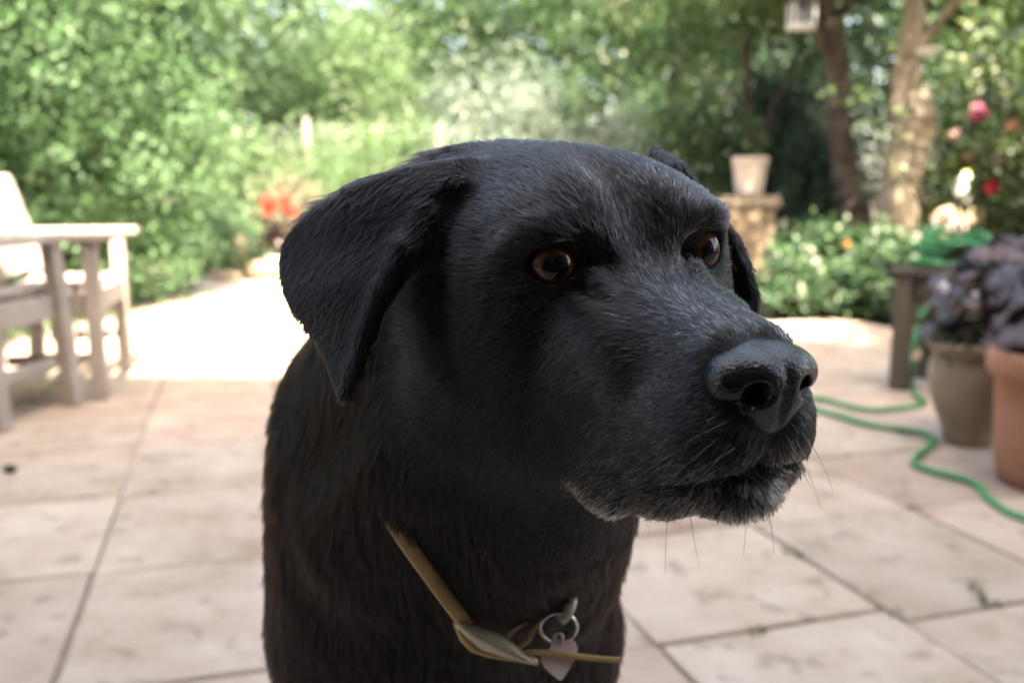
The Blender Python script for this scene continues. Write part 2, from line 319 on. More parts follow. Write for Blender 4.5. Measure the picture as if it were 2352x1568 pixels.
# a leaning spray that closes the far end of the hedge
foliage('foliage', [((0.20, 1.95, 0.30), (.42, .5, .30)), ((0.28, 2.1, 0.85), (.50, .5, .34)), ((0.40, 2.2, 1.35), (.46, .5, .36)), ((0.28, 2.3, 1.9), (.48, .5, .40)), ((0.50, 2.3, 2.5), (.5, .5, .45)), ((-0.2, 2.4, 1.2), (.6, .5, 1.3))], 22000, 0.05, LM_HEDGE, hedge, clump=0.10, seed=8, hollow=0.6, aspect=0.55)
for k in range(7): box('shaded_core', (-0.35, -2.7 + k * 0.88, 1.35), (0.44, 0.82, 2.6), M_TWIG, hedge, bevel=0.12)  # solid boxes for inner twigs, coloured dark as the shade between leaves

def tree(name, base, trunk, blobs, n, leaf, lm, bark, label, cat='tree', r0=0.16, r1=0.05, clump=0.2, seed=1, group=None, hollow=0.45, aspect=0.55, limbs=(), wob=0.01):
    t = thing(name, base, label, cat, group)
    if trunk:
        items = [limb_arrays(trunk, r0, r1, 12, wob=wob, seed=seed)]
        V, F = join_arrays(items); mesh_np('trunk', V, F, bark, t)
    for L in limbs:
        V, F = limb_arrays(L[0], L[1], L[2], 8, wob=wob * .6, seed=seed); mesh_np('branch', V, F, bark, t)
    if blobs: foliage('crown', blobs, n, leaf, lm, t, clump, seed, hollow, aspect, zmin=0.05)
    return t
def blobs_round(c, r, k, seed, sq=0.8):
    rg = random.Random(seed); out = [((c[0], c[1], c[2]), (r * .62, r * .62, r * .62 * sq))]
    for i in range(k):
        a = rg.uniform(0, 6.28); z = rg.uniform(-.8, .9); q = math.sqrt(max(0, 1 - z * z)) * rg.uniform(.55, .85)
        s = rg.uniform(.28, .45)
        out.append(((c[0] + math.cos(a) * q * r, c[1] + math.sin(a) * q * r, c[2] + z * r * sq * .8), (r * s, r * s, r * s * .85)))
    return out
def shrub(name, u, Y, z_top, r, lm, label, n=6000, leaf=0.08, seed=1, cat='shrub', group=None, clump=0.16, stems=5, stem_mat=None, aspect=0.5, hollow=0.4):
    p = at(u, 600, Y); base = (p[0], Y, 0); t = thing(name, base, label, cat, group); h = z_top
    rg = random.Random(seed)
    items = [limb_arrays([(0, 0, 0), (rg.uniform(-.2, .2) * r, rg.uniform(-.2, .2) * r, h * .4), (rg.uniform(-.6, .6) * r, rg.uniform(-.5, .5) * r, h * .8)], 0.025, 0.008, 6, wob=.006, seed=k) for k in range(stems)]
    V, F = join_arrays(items); mesh_np('stem', V, F, stem_mat or M_BARK_D, t)
    rr = min(r, h * .5); bl = []
    k = max(4, int(h / .35) * 3)
    for i in range(k):
        a = rg.uniform(0, 6.28); z = rg.uniform(.12, .9); q = r * math.sqrt(rg.random()) * .75 * (1.0 - max(0, z - .6) * 1.1); s = rg.uniform(.28, .45) * rr
        bl.append(((math.cos(a) * q, math.sin(a) * q, z * h), (s * 1.1, s * 1.1, s)))
    foliage('foliage', bl, n, leaf, lm, t, clump, seed, hollow, aspect)
    return t

# far wood, tree by tree
def bg_tree(u, Y, z0, z1, r, lm, label, seed, n=9000, leaf=0.13, name='deciduous_tree', kind='round', group='trees beyond the garden'):
    p = at(u, 300, Y); base = (p[0], Y, 0); c = (0, 0, (z0 + z1) / 2)
    rg = random.Random(seed)
    if kind == 'round': bl = blobs_round(c, max(r, (z1 - z0) / 2 * .9), 16, seed, sq=(z1 - z0) / 2 / max(r, (z1 - z0) / 2 * .9)); bl = [((b[0][0] * r / max(r, (z1 - z0) / 2 * .9), b[0][1] * .6, b[0][2]), b[1]) for b in bl]
    else: bl = [((rg.uniform(-.3, .3) * r * (1 - k / 16), rg.uniform(-.3, .3) * r, z0 + (z1 - z0) * k / 14), (r * (1.05 - k / 15), r * (1.05 - k / 15), (z1 - z0) / 15)) for k in range(14)]
    return tree(name, base, [(0, 0, 0), (0.1, 0, z0 * .7), (0, 0.1, (z0 + z1) / 2)], bl, n, leaf, lm, M_BARK_D, label, r0=.16, r1=.05, clump=.26 if kind == 'round' else .2, seed=seed, group=group)
bg_tree(700, 17, 0.2, 4.25, 2.3, LM_BRIGHT, 'sunlit pale green tree behind the fence post, with sky showing over it', 31, 15000)
bg_tree(930, 19, 0.3, 4.5, 1.4, LM_DARK, 'dark green conifer standing between paler sunlit trees', 32, 9000, .11, 'conifer_tree', 'cone')
bg_tree(1120, 18, 0.2, 6.0, 2.2, LM_MID, 'grey green broad tree rising behind the silver shrub', 33, 13000)
bg_tree(830, 15, 0.0, 3.4, 1.5, LM_BRIGHT, 'low bright green bushy tree directly left of the silver shrub', 34, 9000, .11)
bg_tree(1380, 17, 0.0, 6.2, 2.4, LM_MID, 'tall leafy tree filling the view right of the silver shrub', 35, 14000)
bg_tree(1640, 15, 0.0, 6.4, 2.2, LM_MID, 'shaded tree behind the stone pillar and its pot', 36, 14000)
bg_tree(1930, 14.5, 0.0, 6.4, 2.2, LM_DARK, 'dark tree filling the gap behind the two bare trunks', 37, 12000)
bg_tree(2230, 13.5, 0.0, 6.2, 2.2, LM_MID, 'green tree behind the rose bush at the far right', 38, 13000)
bg_tree(470, 14, 0.0, 5.6, 1.9, LM_BRIGHT, 'bright tree partly hidden by the end of the hedge', 39, 9000)
bg_tree(590, 23, 0.0, 5.1, 2.6, LM_MID, 'hazy tree farthest back between hedge and conifer', 40, 9000, .16)
bg_tree(1000, 25, 0.0, 5.6, 2.6, LM_BRIGHT, 'distant pale tree peeping out over the conifer', 41, 9000, .16)
bg_tree(1250, 24, 0.0, 8.5, 2.4, LM_BRIGHT, 'distant tall tree above the silver shrub', 42, 9000, .16)
bg_tree(2480, 12.5, 0.0, 6.2, 2.0, LM_YEL, 'yellow green tree at the right edge beyond the roses', 43, 11000)

# shrubs at the back of the garden
shrub('silver_shrub', 1150, 9.6, 2.05, 0.70, LM_SILVER, 'pale silvery leaved shrub behind the head of the dog', 9000, .075, 51, stems=7, aspect=.28)
shrub('green_shrub', 900, 10.4, 1.35, 0.75, LM_BRIGHT, 'low light green shrub left of the silvery one', 6500, .075, 52, aspect=.4)
shrub('grey_green_shrub', 1420, 9.8, 1.75, 0.60, LM_SILVER, 'tall loose grey green shrub right of the silvery one', 6500, .07, 53, aspect=.3)
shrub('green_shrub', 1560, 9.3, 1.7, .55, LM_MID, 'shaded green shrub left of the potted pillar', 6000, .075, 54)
shrub('dry_shrub', 650, 9.9, .92, .62, LM_DRY, 'straw coloured dry bush behind the red flowers', 5000, .06, 55, aspect=.4)
shrub('green_shrub', 480, 8.6, .60, .50, LM_HEDGE, 'small round bush at the foot of the hedge beside the rockery', 4000, .06, 56)
shrub('green_shrub', 790, 11.6, 1.6, .9, LM_BRIGHT, 'bright bush behind the wire fence', 6000, .085, 57)
shrub('green_shrub', 560, 11.4, 1.5, .8, LM_BRIGHT, 'bright bush behind the fence, nearest the hedge', 6000, .085, 58)
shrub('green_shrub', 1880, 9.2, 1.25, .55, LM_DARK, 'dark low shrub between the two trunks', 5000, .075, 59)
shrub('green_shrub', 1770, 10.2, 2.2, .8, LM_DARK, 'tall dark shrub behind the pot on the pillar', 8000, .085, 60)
shrub('green_shrub', 2200, 9.2, 1.9, .7, LM_MID, 'green shrub right of the curved pale trunk', 7000, .08, 61)
shrub('green_shrub', 2120, 8.6, .85, .36, LM_YEL, 'small yellow green bush against the foot of the pale trunk', 3000, .06, 62)
shrub('green_shrub', 2420, 9.0, 2.3, .8, LM_YEL, 'yellow green shrub at the far right edge', 7000, .08, 63)

# the two bare trunks with a shared spreading canopy
def P3(u, v, Y): return at(u, v, Y)
def trunk_pts(base, pts): return [tuple(np.array(p) - np.array(base)) for p in pts]
YA, YB = 8.4, 8.0
bA = (*at(1965, 600, YA)[:2], 0.0)
ptsA = trunk_pts(bA, [(bA[0], YA, -.05), P3(1968, 500, YA), P3(1950, 420, YA), P3(1930, 300, YA), P3(1925, 180, YA), P3(1905, 70, YA - .1), P3(1880, -60, YA - .2), P3(1850, -220, YA - .3)])
tA = tree('garden_tree', bA, ptsA, None, 0, 0, None, M_BARK_D, 'tree with a dark upright trunk beside the hanging bird feeder', r0=.125, r1=.085, wob=.012, seed=5,
          limbs=[([trunk_pts(bA, [P3(1925, 180, YA)])[0], trunk_pts(bA, [P3(1880, 70, YA - .2)])[0], trunk_pts(bA, [P3(1780, -60, YA - .5)])[0], trunk_pts(bA, [P3(1640, -150, YA - 1.)])[0]], .06, .02),
                 ([trunk_pts(bA, [P3(1910, 60, YA)])[0], trunk_pts(bA, [P3(1990, -60, YA - .3)])[0], trunk_pts(bA, [P3(2050, -200, YA - .8)])[0]], .06, .02)])
bB = (*at(2055, 600, YB)[:2], 0.0)
prB = [(2062, 620, 46), (2062, 520, 44), (2064, 430, 43), (2074, 365, 42), (2093, 300, 47), (2097, 262, 44), (2083, 200, 33), (2086, 140, 25), (2098, 60, 22), (2112, -80, 20), (2130, -260, 16)]
pB_ = [np.array((bB[0], YB, -.06))] + [P3(u, v, YB) for u, v, r in prB[1:]]; cB = catmull(pB_, 8) - np.array(bB); rB = np.interp(np.arange(len(cB)) / 8, np.arange(len(prB)), [r / 2140.3 * YB for u, v, r in prB])
rg = np.random.default_rng(6); ang_ = np.arange(16) * 2 * math.pi / 16
Vt, Ft = tube_arrays(cB + rg.normal(0, .008, cB.shape), rB * (1 + rg.normal(0, .04, len(cB))), 16)
axis = np.repeat(cB, 16, 0); k_ = 1 + .13 * np.sin(3 * np.tile(ang_, len(cB)) + np.repeat(cB[:, 2] * 2.2, 16)) + .06 * np.sin(5 * np.tile(ang_, len(cB)) - np.repeat(cB[:, 2] * 3, 16)); Vt = axis + (Vt - axis) * k_[:, None]
tB = thing('garden_tree', bB, 'tree with a pale curved trunk, right of the dark upright one', 'tree'); mesh_np('trunk', Vt, Ft, M_BARK_L, tB)
Vt, Ft = limb_arrays([tuple(P3(u, v, Y) - np.array(bB)) for u, v, Y in ((2085, 150, YB), (2150, 60, YB - .2), (2240, -40, YB - .5), (2330, -120, YB - .8))], .055, .02, 8); mesh_np('branch', Vt, Ft, M_BARK_L, tB)
def canopy(t, base, spec, n, lm, seed, leaf=.085):
    bl = [(tuple(np.array(c) - np.array(base)), r) for c, r in spec]
    foliage('crown', bl, n, leaf, lm, t, clump=.15, seed=seed, hollow=.25, aspect=.55, zmin=.5)
canopy(tA, bA, [((bA[0] - 1.3, 7.3, 3.5), (.9, 1.0, .55)), ((bA[0] - .3, 7.7, 3.7), (1.1, 1.2, .7)), ((bA[0] - 1.9, 8.5, 3.0), (.8, .9, .7)), ((bA[0] + .1, 8.9, 3.1), (.8, .8, .6)), ((bA[0] - .6, 8.6, 2.55), (.55, .6, .3)), ((bA[0] - 1.1, 6.3, 4.2), (1.1, 1.0, .6)), ((2.25, 5.6, 3.3), (.85, .7, .30)), ((3.2, 5.9, 3.7), (.9, .8, .35)), ((2.0, 6.6, 3.2), (.8, .6, .3))], 17000, LM_YEL, 71)  # forward blobs put in above the view to shade pier and trunks
canopy(tB, bB, [((bB[0] + .7, 7.4, 3.0), (.9, .9, .5)), ((bB[0] + 1.5, 7.2, 2.9), (.9, .9, .6)), ((bB[0] + .2, 7.9, 3.4), (1.0, 1.0, .7)), ((bB[0] + 1.4, 8.0, 2.3), (.6, .6, .4)), ((bB[0] - .3, 6.5, 4.2), (1.2, 1.1, .6)), ((bB[0] + 1.6, 6.4, 4.0), (1.2, 1., .6)), ((4.3, 5.8, 3.6), (.9, .8, .4))], 14500, LM_YEL, 72)
# slender shaded trees behind the pot
for (u, Y, lean, lab) in ((1722, 9.4, -.1, 'slender dark stemmed tree behind the potted pillar'), (1505, 11.0, .15, 'slender tree with its crown above the grey green shrub')):
    p = at(u, 600, Y); b = (p[0], Y, 0)
    tree('slender_tree', b, [(0, 0, 0), (lean * .4, 0, .9), (lean, 0, 1.9), (lean * 1.4, 0, 3.2)], [((0, 0, 2.9), (.9, .9, .7)), ((.4, -.3, 2.3), (.6, .6, .45)), ((-.5, .2, 2.5), (.6, .6, .5)), ((0, -.2, 3.6), (.8, .8, .6))], 6000, .085, LM_MID, M_BARK_D, lab, r0=.07, r1=.035, seed=int(u), clump=.15,
         limbs=[([(lean * .5, 0, 1.1), (.35 + lean, -.05, 1.8), (.62 + lean, -.1, 2.6)], .04, .015)])

bR = (4.5, 3.1, 0)  # tree added out of view so that its crown shades the roses
shade_tree = tree('garden_tree', bR, [(0, 0, -.05), (-.05, 0, .9), (.05, .1, 2.0), (0, .1, 3.6)], None, 0, 0, None, M_BARK_D, 'added tree out of view beyond the terracotta pot, shading the roses', r0=.14, r1=.06, seed=12,
          limbs=[([(0, .05, 1.7), (-.7, 0, 2.4), (-1.5, -.2, 3.0)], .06, .02), ([(.03, .1, 2.2), (-.5, -.6, 2.9), (-1.2, -.9, 3.4)], .05, .02)])
canopy(shade_tree, bR, [((2.75, 2.9, 3.1), (.75, .6, .4)), ((3.5, 2.6, 3.5), (.9, .7, .5)), ((4.4, 3.0, 3.8), (1.1, 1.0, .7)), ((2.6, 2.3, 3.5), (.7, .6, .4)), ((5.2, 3.6, 3.3), (.9, .9, .6))], 11000, LM_MID, 73)

# the garden goes on to the right of the picture
for k, (x, y, h, lm, lab) in enumerate(((5.6, 4.6, 1.9, LM_MID, 'broad green shrub beyond the added shade tree at the right of the paving'), (5.4, 6.4, 2.3, LM_BRIGHT, 'tall bright shrub to the right of the rose bush'), (6.4, 8.2, 2.6, LM_MID, 'tall shrub closing the garden at its far right corner'), (6.6, 2.9, 2.0, LM_DARK, 'dark shrub beside the house end of the paving'))):
    shrub('border_shrub', 1176 + x / y * 2120, y, h, 1.0, lm, lab, 7000, .085, 90 + k)
# ---------------------------------------------------------------- implicit surfaces
def ell(p, c, r, rot=None):
    q = p - np.asarray(c, p.dtype)
    if rot is not None: q = q @ np.asarray(rot, p.dtype)
    r = np.asarray(r, p.dtype)
    k0 = np.sqrt(((q / r) ** 2).sum(1)); k1 = np.sqrt(((q / (r * r)) ** 2).sum(1)) + 1e-9
    return k0 * (k0 - 1.0) / k1
def cone(p, a, b, ra, rb):
    a = np.asarray(a, p.dtype); b = np.asarray(b, p.dtype)
    ba = b - a; t = np.clip(((p - a) @ ba) / (ba @ ba), 0, 1)
    return np.sqrt(((p - a - t[:, None] * ba) ** 2).sum(1)) - (ra + (rb - ra) * t)
def smin(a, b, k):
    h = np.maximum(k - np.abs(a - b), 0.0) / k
    return np.minimum(a, b) - h * h * k * 0.25
def smax(a, b, k): return -smin(-a, -b, k)
def tri_d(p, a, b, c):
    a, b, c = (np.asarray(v, p.dtype) for v in (a, b, c))
    ba = b - a; pa = p - a; cb = c - b; pb = p - b; ac = a - c; pc = p - c; n = np.cross(ba, ac)
    s = np.sign(pa @ np.cross(ba, n)) + np.sign(pb @ np.cross(cb, n)) + np.sign(pc @ np.cross(ac, n))
    def seg(e, q):
        t = np.clip((q @ e) / (e @ e), 0, 1); return ((q - t[:, None] * e) ** 2).sum(1)
    d_e = np.minimum(np.minimum(seg(ba, pa), seg(cb, pb)), seg(ac, pc)); d_f = (pa @ n) ** 2 / (n @ n)
    return np.sqrt(np.where(s < 2.0, d_e, d_f))
def rotz(d): c, s = math.cos(R(d)), math.sin(R(d)); return np.array([[c, -s, 0], [s, c, 0], [0, 0, 1.]])
def roty(d): c, s = math.cos(R(d)), math.sin(R(d)); return np.array([[c, 0, s], [0, 1, 0], [-s, 0, c]])
def rotx(d): c, s = math.cos(R(d)), math.sin(R(d)); return np.array([[1., 0, 0], [0, c, -s], [0, s, c]])

def grad(f, P, e=0.0006):
    ks = np.array([[1, -1, -1], [-1, -1, 1], [-1, 1, -1], [1, 1, 1]], float)
    g = sum(k[None] * f(P + e * k)[:, None] for k in ks)
    return g / (np.linalg.norm(g, axis=1, keepdims=True) + 1e-12)

def surface_nets(f, lo, hi, h, coarse=8):
    lo = np.array(lo, float); n = (np.ceil((np.array(hi) - lo) / h / coarse).astype(int)) * coarse
    cn = n // coarse
    ax = [lo[i] + (np.arange(cn[i]) + 0.5) * coarse * h for i in range(3)]
    C = np.stack(np.meshgrid(*ax, indexing='ij'), -1).reshape(-1, 3)
    dc = f(C).reshape(cn)
    D = np.repeat(np.repeat(np.repeat(dc, coarse, 0), coarse, 1), coarse, 2).astype(np.float32)
    act = np.abs(dc) < coarse * h * 1.25
    act = np.repeat(np.repeat(np.repeat(act, coarse, 0), coarse, 1), coarse, 2)
    # second level
    idx = np.argwhere(act)
    for s in range(0, len(idx), 400000):
        I = idx[s:s + 400000]
        D[I[:, 0], I[:, 1], I[:, 2]] = f(lo + I * h)
    S = D < 0
    c = [S[:-1, :-1, :-1], S[1:, :-1, :-1], S[:-1, 1:, :-1], S[1:, 1:, :-1], S[:-1, :-1, 1:], S[1:, :-1, 1:], S[:-1, 1:, 1:], S[1:, 1:, 1:]]
    cnt = sum(x.astype(np.int8) for x in c); mix = (cnt > 0) & (cnt < 8)
    cell = np.argwhere(mix); vid = np.full(mix.shape, -1, np.int64); vid[mix] = np.arange(len(cell))
    acc = np.zeros((len(cell), 3)); num = np.zeros(len(cell))
    offs = np.array([[i & 1, (i >> 1) & 1, (i >> 2) & 1] for i in range(8)])
    vals = np.stack([D[cell[:, 0] + o[0], cell[:, 1] + o[1], cell[:, 2] + o[2]] for o in offs], 1)
    for a in range(8):
        for b in range(a + 1, 8):
            if bin(a ^ b).count('1') != 1: continue
            va, vb = vals[:, a], vals[:, b]; m = (va < 0) != (vb < 0)
            t = np.where(m, va / np.where(m, va - vb, 1), 0)
            acc += m[:, None] * (offs[a] + t[:, None] * (offs[b] - offs[a])); num += m
    V = lo + (cell + acc / num[:, None]) * h
    quads = []
    for axis in range(3):
        sl0 = [slice(None)] * 3; sl1 = [slice(None)] * 3; sl0[axis] = slice(0, -1); sl1[axis] = slice(1, None)
        A = S[tuple(sl0)]; B = S[tuple(sl1)]; e = np.argwhere(A != B)
        u, v = (axis + 1) % 3, (axis + 2) % 3
        e = e[(e[:, u] > 0) & (e[:, v] > 0) & (e[:, u] < mix.shape[u]) & (e[:, v] < mix.shape[v])]
        du = np.zeros(3, int); dv = np.zeros(3, int); du[u] = 1; dv[v] = 1
        q = np.stack([vid[tuple((e - du - dv).T)], vid[tuple((e - dv).T)], vid[tuple(e.T)], vid[tuple((e - du).T)]], 1)
        fl = A[tuple(e.T)]; q[~fl] = q[~fl][:, ::-1]; quads.append(q)
    return V, np.concatenate(quads)

# ---------------------------------------------------------------- wire fence at the back
M_POST = mottled('weathered_post', [(0.3, (0.17, 0.165, 0.145)), (0.7, (0.25, 0.24, 0.21))], 5, stretch=(1, 1, .2))
M_WIRE = material('galvanised_wire', (0.42, 0.44, 0.42), 0.45, 0.5, 0.6)
YF = 12.6; p0, p1 = at(545, 400, YF), at(1010, 400, YF)
fence = thing('wire_fence', (0, YF, 0), 'pale post and wire mesh fence across the back of the garden', 'fence')
for u, zt in ((548, 1.62), (709, 1.72), (872, 1.66), (1012, 1.64)):
    x = at(u, 400, YF)[0]; box('post', (x, 0, zt / 2), (.085, .085, zt), M_POST, fence, bevel=.008)
it = []
for z in np.arange(0.1, 1.62, .10): it.append(tube_arrays([(p0[0], .05, z), (0, .05, z + .01), (p1[0], .05, z)], .0022, 4))
for x in np.arange(p0[0], p1[0], .10): it.append(tube_arrays([(x, .05, .02), (x + .01, .05, .8), (x, .05, 1.6)], .0022, 4))
V, F = join_arrays(it); mesh_np('wire_mesh', V, F, M_WIRE, fence)

# ---------------------------------------------------------------- rockery stones at the far end of the paving
M_ROCK = mottled('buff_stone', [(0.3, (0.26, 0.19, 0.13)), (0.55, (0.40, 0.31, 0.23)), (0.75, (0.5, 0.42, 0.33))], 3.5, bump=0.9, bscale=12, dist=.03)
def rock_bm(s, seed, rough=.22):
    bm = bmesh.new(); bmesh.ops.create_icosphere(bm, subdivisions=3, radius=1); rg = np.random.default_rng(seed); ks = rg.normal(0, 1.7, (6, 3)); ph = rg.uniform(0, 6, 6)
    for v in bm.verts:
        p = np.array(v.co); p = np.sign(p) * np.abs(p) ** .75; k = 1 + rough * sum(math.sin(float(ks[i] @ p) + ph[i]) for i in range(6)) / 3
        v.co = Vector((p[0] * s[0] * k, p[1] * s[1] * k, p[2] * s[2] * k))
    return bm
def rock(u, Y, s, label, seed, z=None, cat='stone', name='stone', group=None, mat=None, lean=0):
    p = at(u, 600, Y); o = bm_obj(name, rock_bm(s, seed), mat or M_ROCK, None, smooth=True)
    o.location = (p[0], Y, s[2] * .80 if z is None else z); o.rotation_euler = (0, R(lean), seed * .7); return tag(o, label, cat, group)
rock(494, 8.55, (.075, .07, .17), 'upright buff stone at the foot of the hedge, left of its taller twin', 1)
rock(545, 8.5, (.10, .08, .20), 'taller upright buff stone in the rockery by the hedge', 2, lean=8)
rock(600, 8.3, (.17, .12, .085), 'flat buff stone beside the white pot', 3)
rock(520, 8.2, (.16, .10, .04), 'low flat edging stone in front of the upright stones', 4)
rock(460, 8.9, (.12, .10, .08), 'small rounded stone half under the hedge', 5)

# ---------------------------------------------------------------- red flowers in a white pot
M_WPOT = mottled('white_glaze', [(0.3, (0.60, 0.57, 0.52)), (0.7, (0.72, 0.70, 0.66))], 4, rough=.5)
yp = 8.35; xp = at(645, 600, yp)[0]
pot = thing('flower_pot', (xp, yp, 0), 'small white pot under the red flowers at the end of the paving', 'pot')
lathe('bowl', [(0.0, 0.0), (.075, 0.0), (.10, .10), (.115, .17), (.125, .19), (.125, .20), (.108, .20), (.10, .15)], M_WPOT, pot)
lathe('soil', [(0.0, .165), (.101, .16)], M_SOIL, pot)
can = thing('canna_plant', (xp, yp, .16), 'dark leaved plant with two bright red flower heads in a white pot', 'plant')
LM_DKRED = leaf_material('dark_red_leaf', [(0, (.014, .007, .006)), (1, (.04, .014, .011))], .35, .25)
M_RED = leaf_material('red_petal', [(0, (.55, .04, .02)), (1, (.75, .09, .05))], .5, .3)
V, F = join_arrays([limb_arrays([(0, 0, 0), (dx * .5, 0, .22), (dx, 0, h)], .008, .005, 6) for dx, h in ((-.075, .46), (.075, .45), (0, .3), (.03, .25), (-.05, .28))]); mesh_np('stem', V, F, M_TWIG, can)
rg = np.random.default_rng(7); Pn = rg.normal(0, 1, (90, 3)) * [.085, .06, .09] + [0, 0, .20]
V, F = leaves(Pn, rg.normal(0, 1, (90, 3)) + [0, -.6, .5], .12, .42, 4, .5, detail=True); mesh_np('foliage', V, F, LM_DKRED, can)
for dx, h in ((-.078, .50), (.078, .49)):
    Pn = rg.normal(0, 1, (46, 3)) * [.030, .028, .038] + [dx, 0, h]; V, F = leaves(Pn, Pn - [dx, .12, h - .02], .055, .75, int(h * 100), .5); mesh_np('flower', V, F, M_RED, can)

# ---------------------------------------------------------------- stone wall pier with coping, and the pot standing on it
M_STONE = mottled('wall_stone', [(0.28, (0.11, 0.08, 0.055)), (0.5, (0.24, 0.185, 0.13)), (0.72, (0.36, 0.29, 0.22))], 3.2, bump=.9, bscale=14, dist=.02, vary=.12)
M_COPE = mottled('coping_stone', [(0.3, (0.13, 0.11, 0.085)), (0.7, (0.25, 0.21, 0.17))], 4, bump=.6, bscale=20, dist=.012)
YP = 7.6; xl, xr = at(1668, 500, YP)[0], at(1783, 500, YP)[0]; pw = xr - xl; xc = (xl + xr) / 2
pier = thing('stone_pier', (xc, YP + pw / 2, 0), 'square stone pier with a thick moulded coping carrying a pale pot', 'pillar')
rr = random.Random(3); z = 0.0; course = 0
while z < .60:
    h = rr.uniform(.095, .15); h = min(h, .62 - z)
    for face in range(4):
        a = -pw / 2; 
        while a < pw / 2 - .03:
            w_ = min(rr.uniform(.12, .24), pw / 2 - a); w_ = w_ if pw / 2 - a - w_ > .06 else pw / 2 - a
            dpt = .06; off = rr.uniform(-.006, .008); c = (a + w_ / 2, -pw / 2 + dpt / 2 - off, z + h / 2)
            if face in (1, 3): pass
            Mx = Matrix.Rotation(face * math.pi / 2, 4, 'Z')
            bm = bmesh.new(); bmesh.ops.create_cube(bm, size=1, matrix=Mx @ Matrix.Translation(c) @ Matrix.Diagonal((w_ - .010 - (.012 if face % 2 else 0), dpt, h - .010, 1)))
            bm_obj('stone', bm, M_STONE, pier, bevel=.010)
            a += w_
    z += h; course += 1
box('core', (0, 0, .31), (pw - .05, pw - .05, .62), M_MORTAR, pier)
lathe_prof = [(-.0, .0)]
for (zz, hh, ex) in ((.6225, .030, .012), (.6535, .055, .030), (.7095, .026, .016)):
    box('coping', (0, 0, zz + hh / 2), (pw + 2 * ex, pw + 2 * ex, hh), M_COPE, pier, bevel=.012)
gw = thing('garden_wall', (xl - .62, YP + pw / 2, 0), 'low stone garden wall running left from the pier behind the dog', 'wall')
for row in range(5):
    a = -.60
    while a < .56:
        w_ = rr.uniform(.14, .26); w_ = min(w_, .60 - a)
        for sy in (-1, 1):
            bm = bmesh.new(); bmesh.ops.create_cube(bm, size=1, matrix=Matrix.Translation((a + w_ / 2, sy * (.115 + rr.uniform(-.005, .006)), .055 + row * .112)) @ Matrix.Diagonal((w_ - .010, .08, .102, 1))); bm_obj('stone', bm, M_STONE, gw, bevel=.010)
        a += w_
box('core', (0, 0, .285), (1.19, .20, .56), M_MORTAR, gw)
for k in range(3): box('coping', (-.40 + k * .405, 0, .602 + .05), (.398, .38, .085), M_COPE, gw, bevel=.015)
M_PALEPOT = mottled('pale_pot', [(0.3, (0.42, 0.34, 0.29)), (0.7, (0.54, 0.48, 0.43))], 3, bump=.3, rough=.8)
upx = at(1722, 400, YP + pw * .5)[0]; ptop = (upx, YP + pw * .5, .7375)
pp = thing('flower_pot', ptop, 'pale stone coloured pot standing on top of the pier', 'pot')
lathe('bowl', [(0, 0), (.100, 0), (.108, .03), (.124, .14), (.137, .245), (.141, .262), (.147, .275), (.148, .300), (.142, .308), (.124, .306), (.115, .25)], M_PALEPOT, pp, loc=(0, 0, 0))
lathe('soil', [(0, .262), (.116, .258)], M_SOIL, pp)
gpn = thing('potted_plant', (ptop[0], ptop[1], ptop[2] + .25), 'thin upright plant with small pale leaves in the pot on the pier', 'plant')
rg = np.random.default_rng(17); st_, lp, ln = [], [], []
for k in range(14):
    dx, dy, h = rg.normal(0, .10), rg.normal(0, .06), rg.uniform(.2, .55); path = [(dx * .2, dy * .2, 0), (dx * .6, dy * .6, h * .5), (dx, dy, h)]; st_.append(limb_arrays(path, .004, .002, 5))
    cpts = catmull(path, 8); sel = cpts[rg.integers(3, len(cpts), 12)]; lp.append(sel + rg.normal(0, .018, sel.shape)); ln.append(rg.normal(0, 1, sel.shape) + [0, -.4, .6])
V, F = join_arrays(st_); mesh_np('stem', V, F, M_TWIG, gpn); V, F = leaves(np.concatenate(lp), np.concatenate(ln), .05, .4, 3); mesh_np('foliage', V, F, LM_MID, gpn)

# ---------------------------------------------------------------- bird feeders in the trees
M_FEED = material('white_feeder', (0.72, 0.72, 0.74), .45); M_FEEDDK = material('feeder_roof', (.05, .05, .06), .5)
fc = at(1840, 62, 7.7); bf = thing('bird_feeder', tuple(fc), 'white open sided bird feeder hanging beside the dark trunk', 'bird feeder')
box('tray', (0, 0, 0), (.185, .17, .035), M_FEED, bf, bevel=.006)
for sx in (-1, 1):
    for sy in (-1, 1): beam('corner_post', (sx * .082, sy * .075, .0185), (sx * .082, sy * .075, .185), .020, .020, M_FEED, bf)
bm = bmesh.new(); vs = [bm.verts.new(p) for p in [(-.12, -.11, .187), (.12, -.11, .187), (.12, .11, .187), (-.12, .11, .187), (-.02, 0, .29), (.02, 0, .29)]]
for f in ((3, 2, 1, 0), (0, 1, 5, 4), (1, 2, 5), (2, 3, 4, 5), (3, 0, 4)): bm.faces.new([vs[i] for i in f])
bm_obj('roof', bm, M_FEEDDK, bf)
tube('hanger', [(0, 0, .285), (.01, 0, .5), (0, .05, .9)], .003, M_WIRE, bf, 6)
lathe('seed_tube', [(0, .019), (.030, .019), (.030, .15), (0, .15)], material('seed_tube', (.35, .36, .38), .2), bf, 16)
fc = at(2132, 128, 7.55); bd = thing('bird_dish', tuple(fc), 'small pale dish hung for birds against the top of the pale trunk', 'bird feeder')
lathe('dish', [(0, 0), (.06, .004), (.085, .03), (.09, .05), (.083, .05), (.06, .015), (0, .01)], M_WPOT, bd, 24)
for a in (0, 2.1, 4.2): tube('cord', [(.085 * math.cos(a), .085 * math.sin(a), .048), (.04 * math.cos(a), .04 * math.sin(a), .2), (0, 0, .42)], .002, M_TWIG, bd, 5)

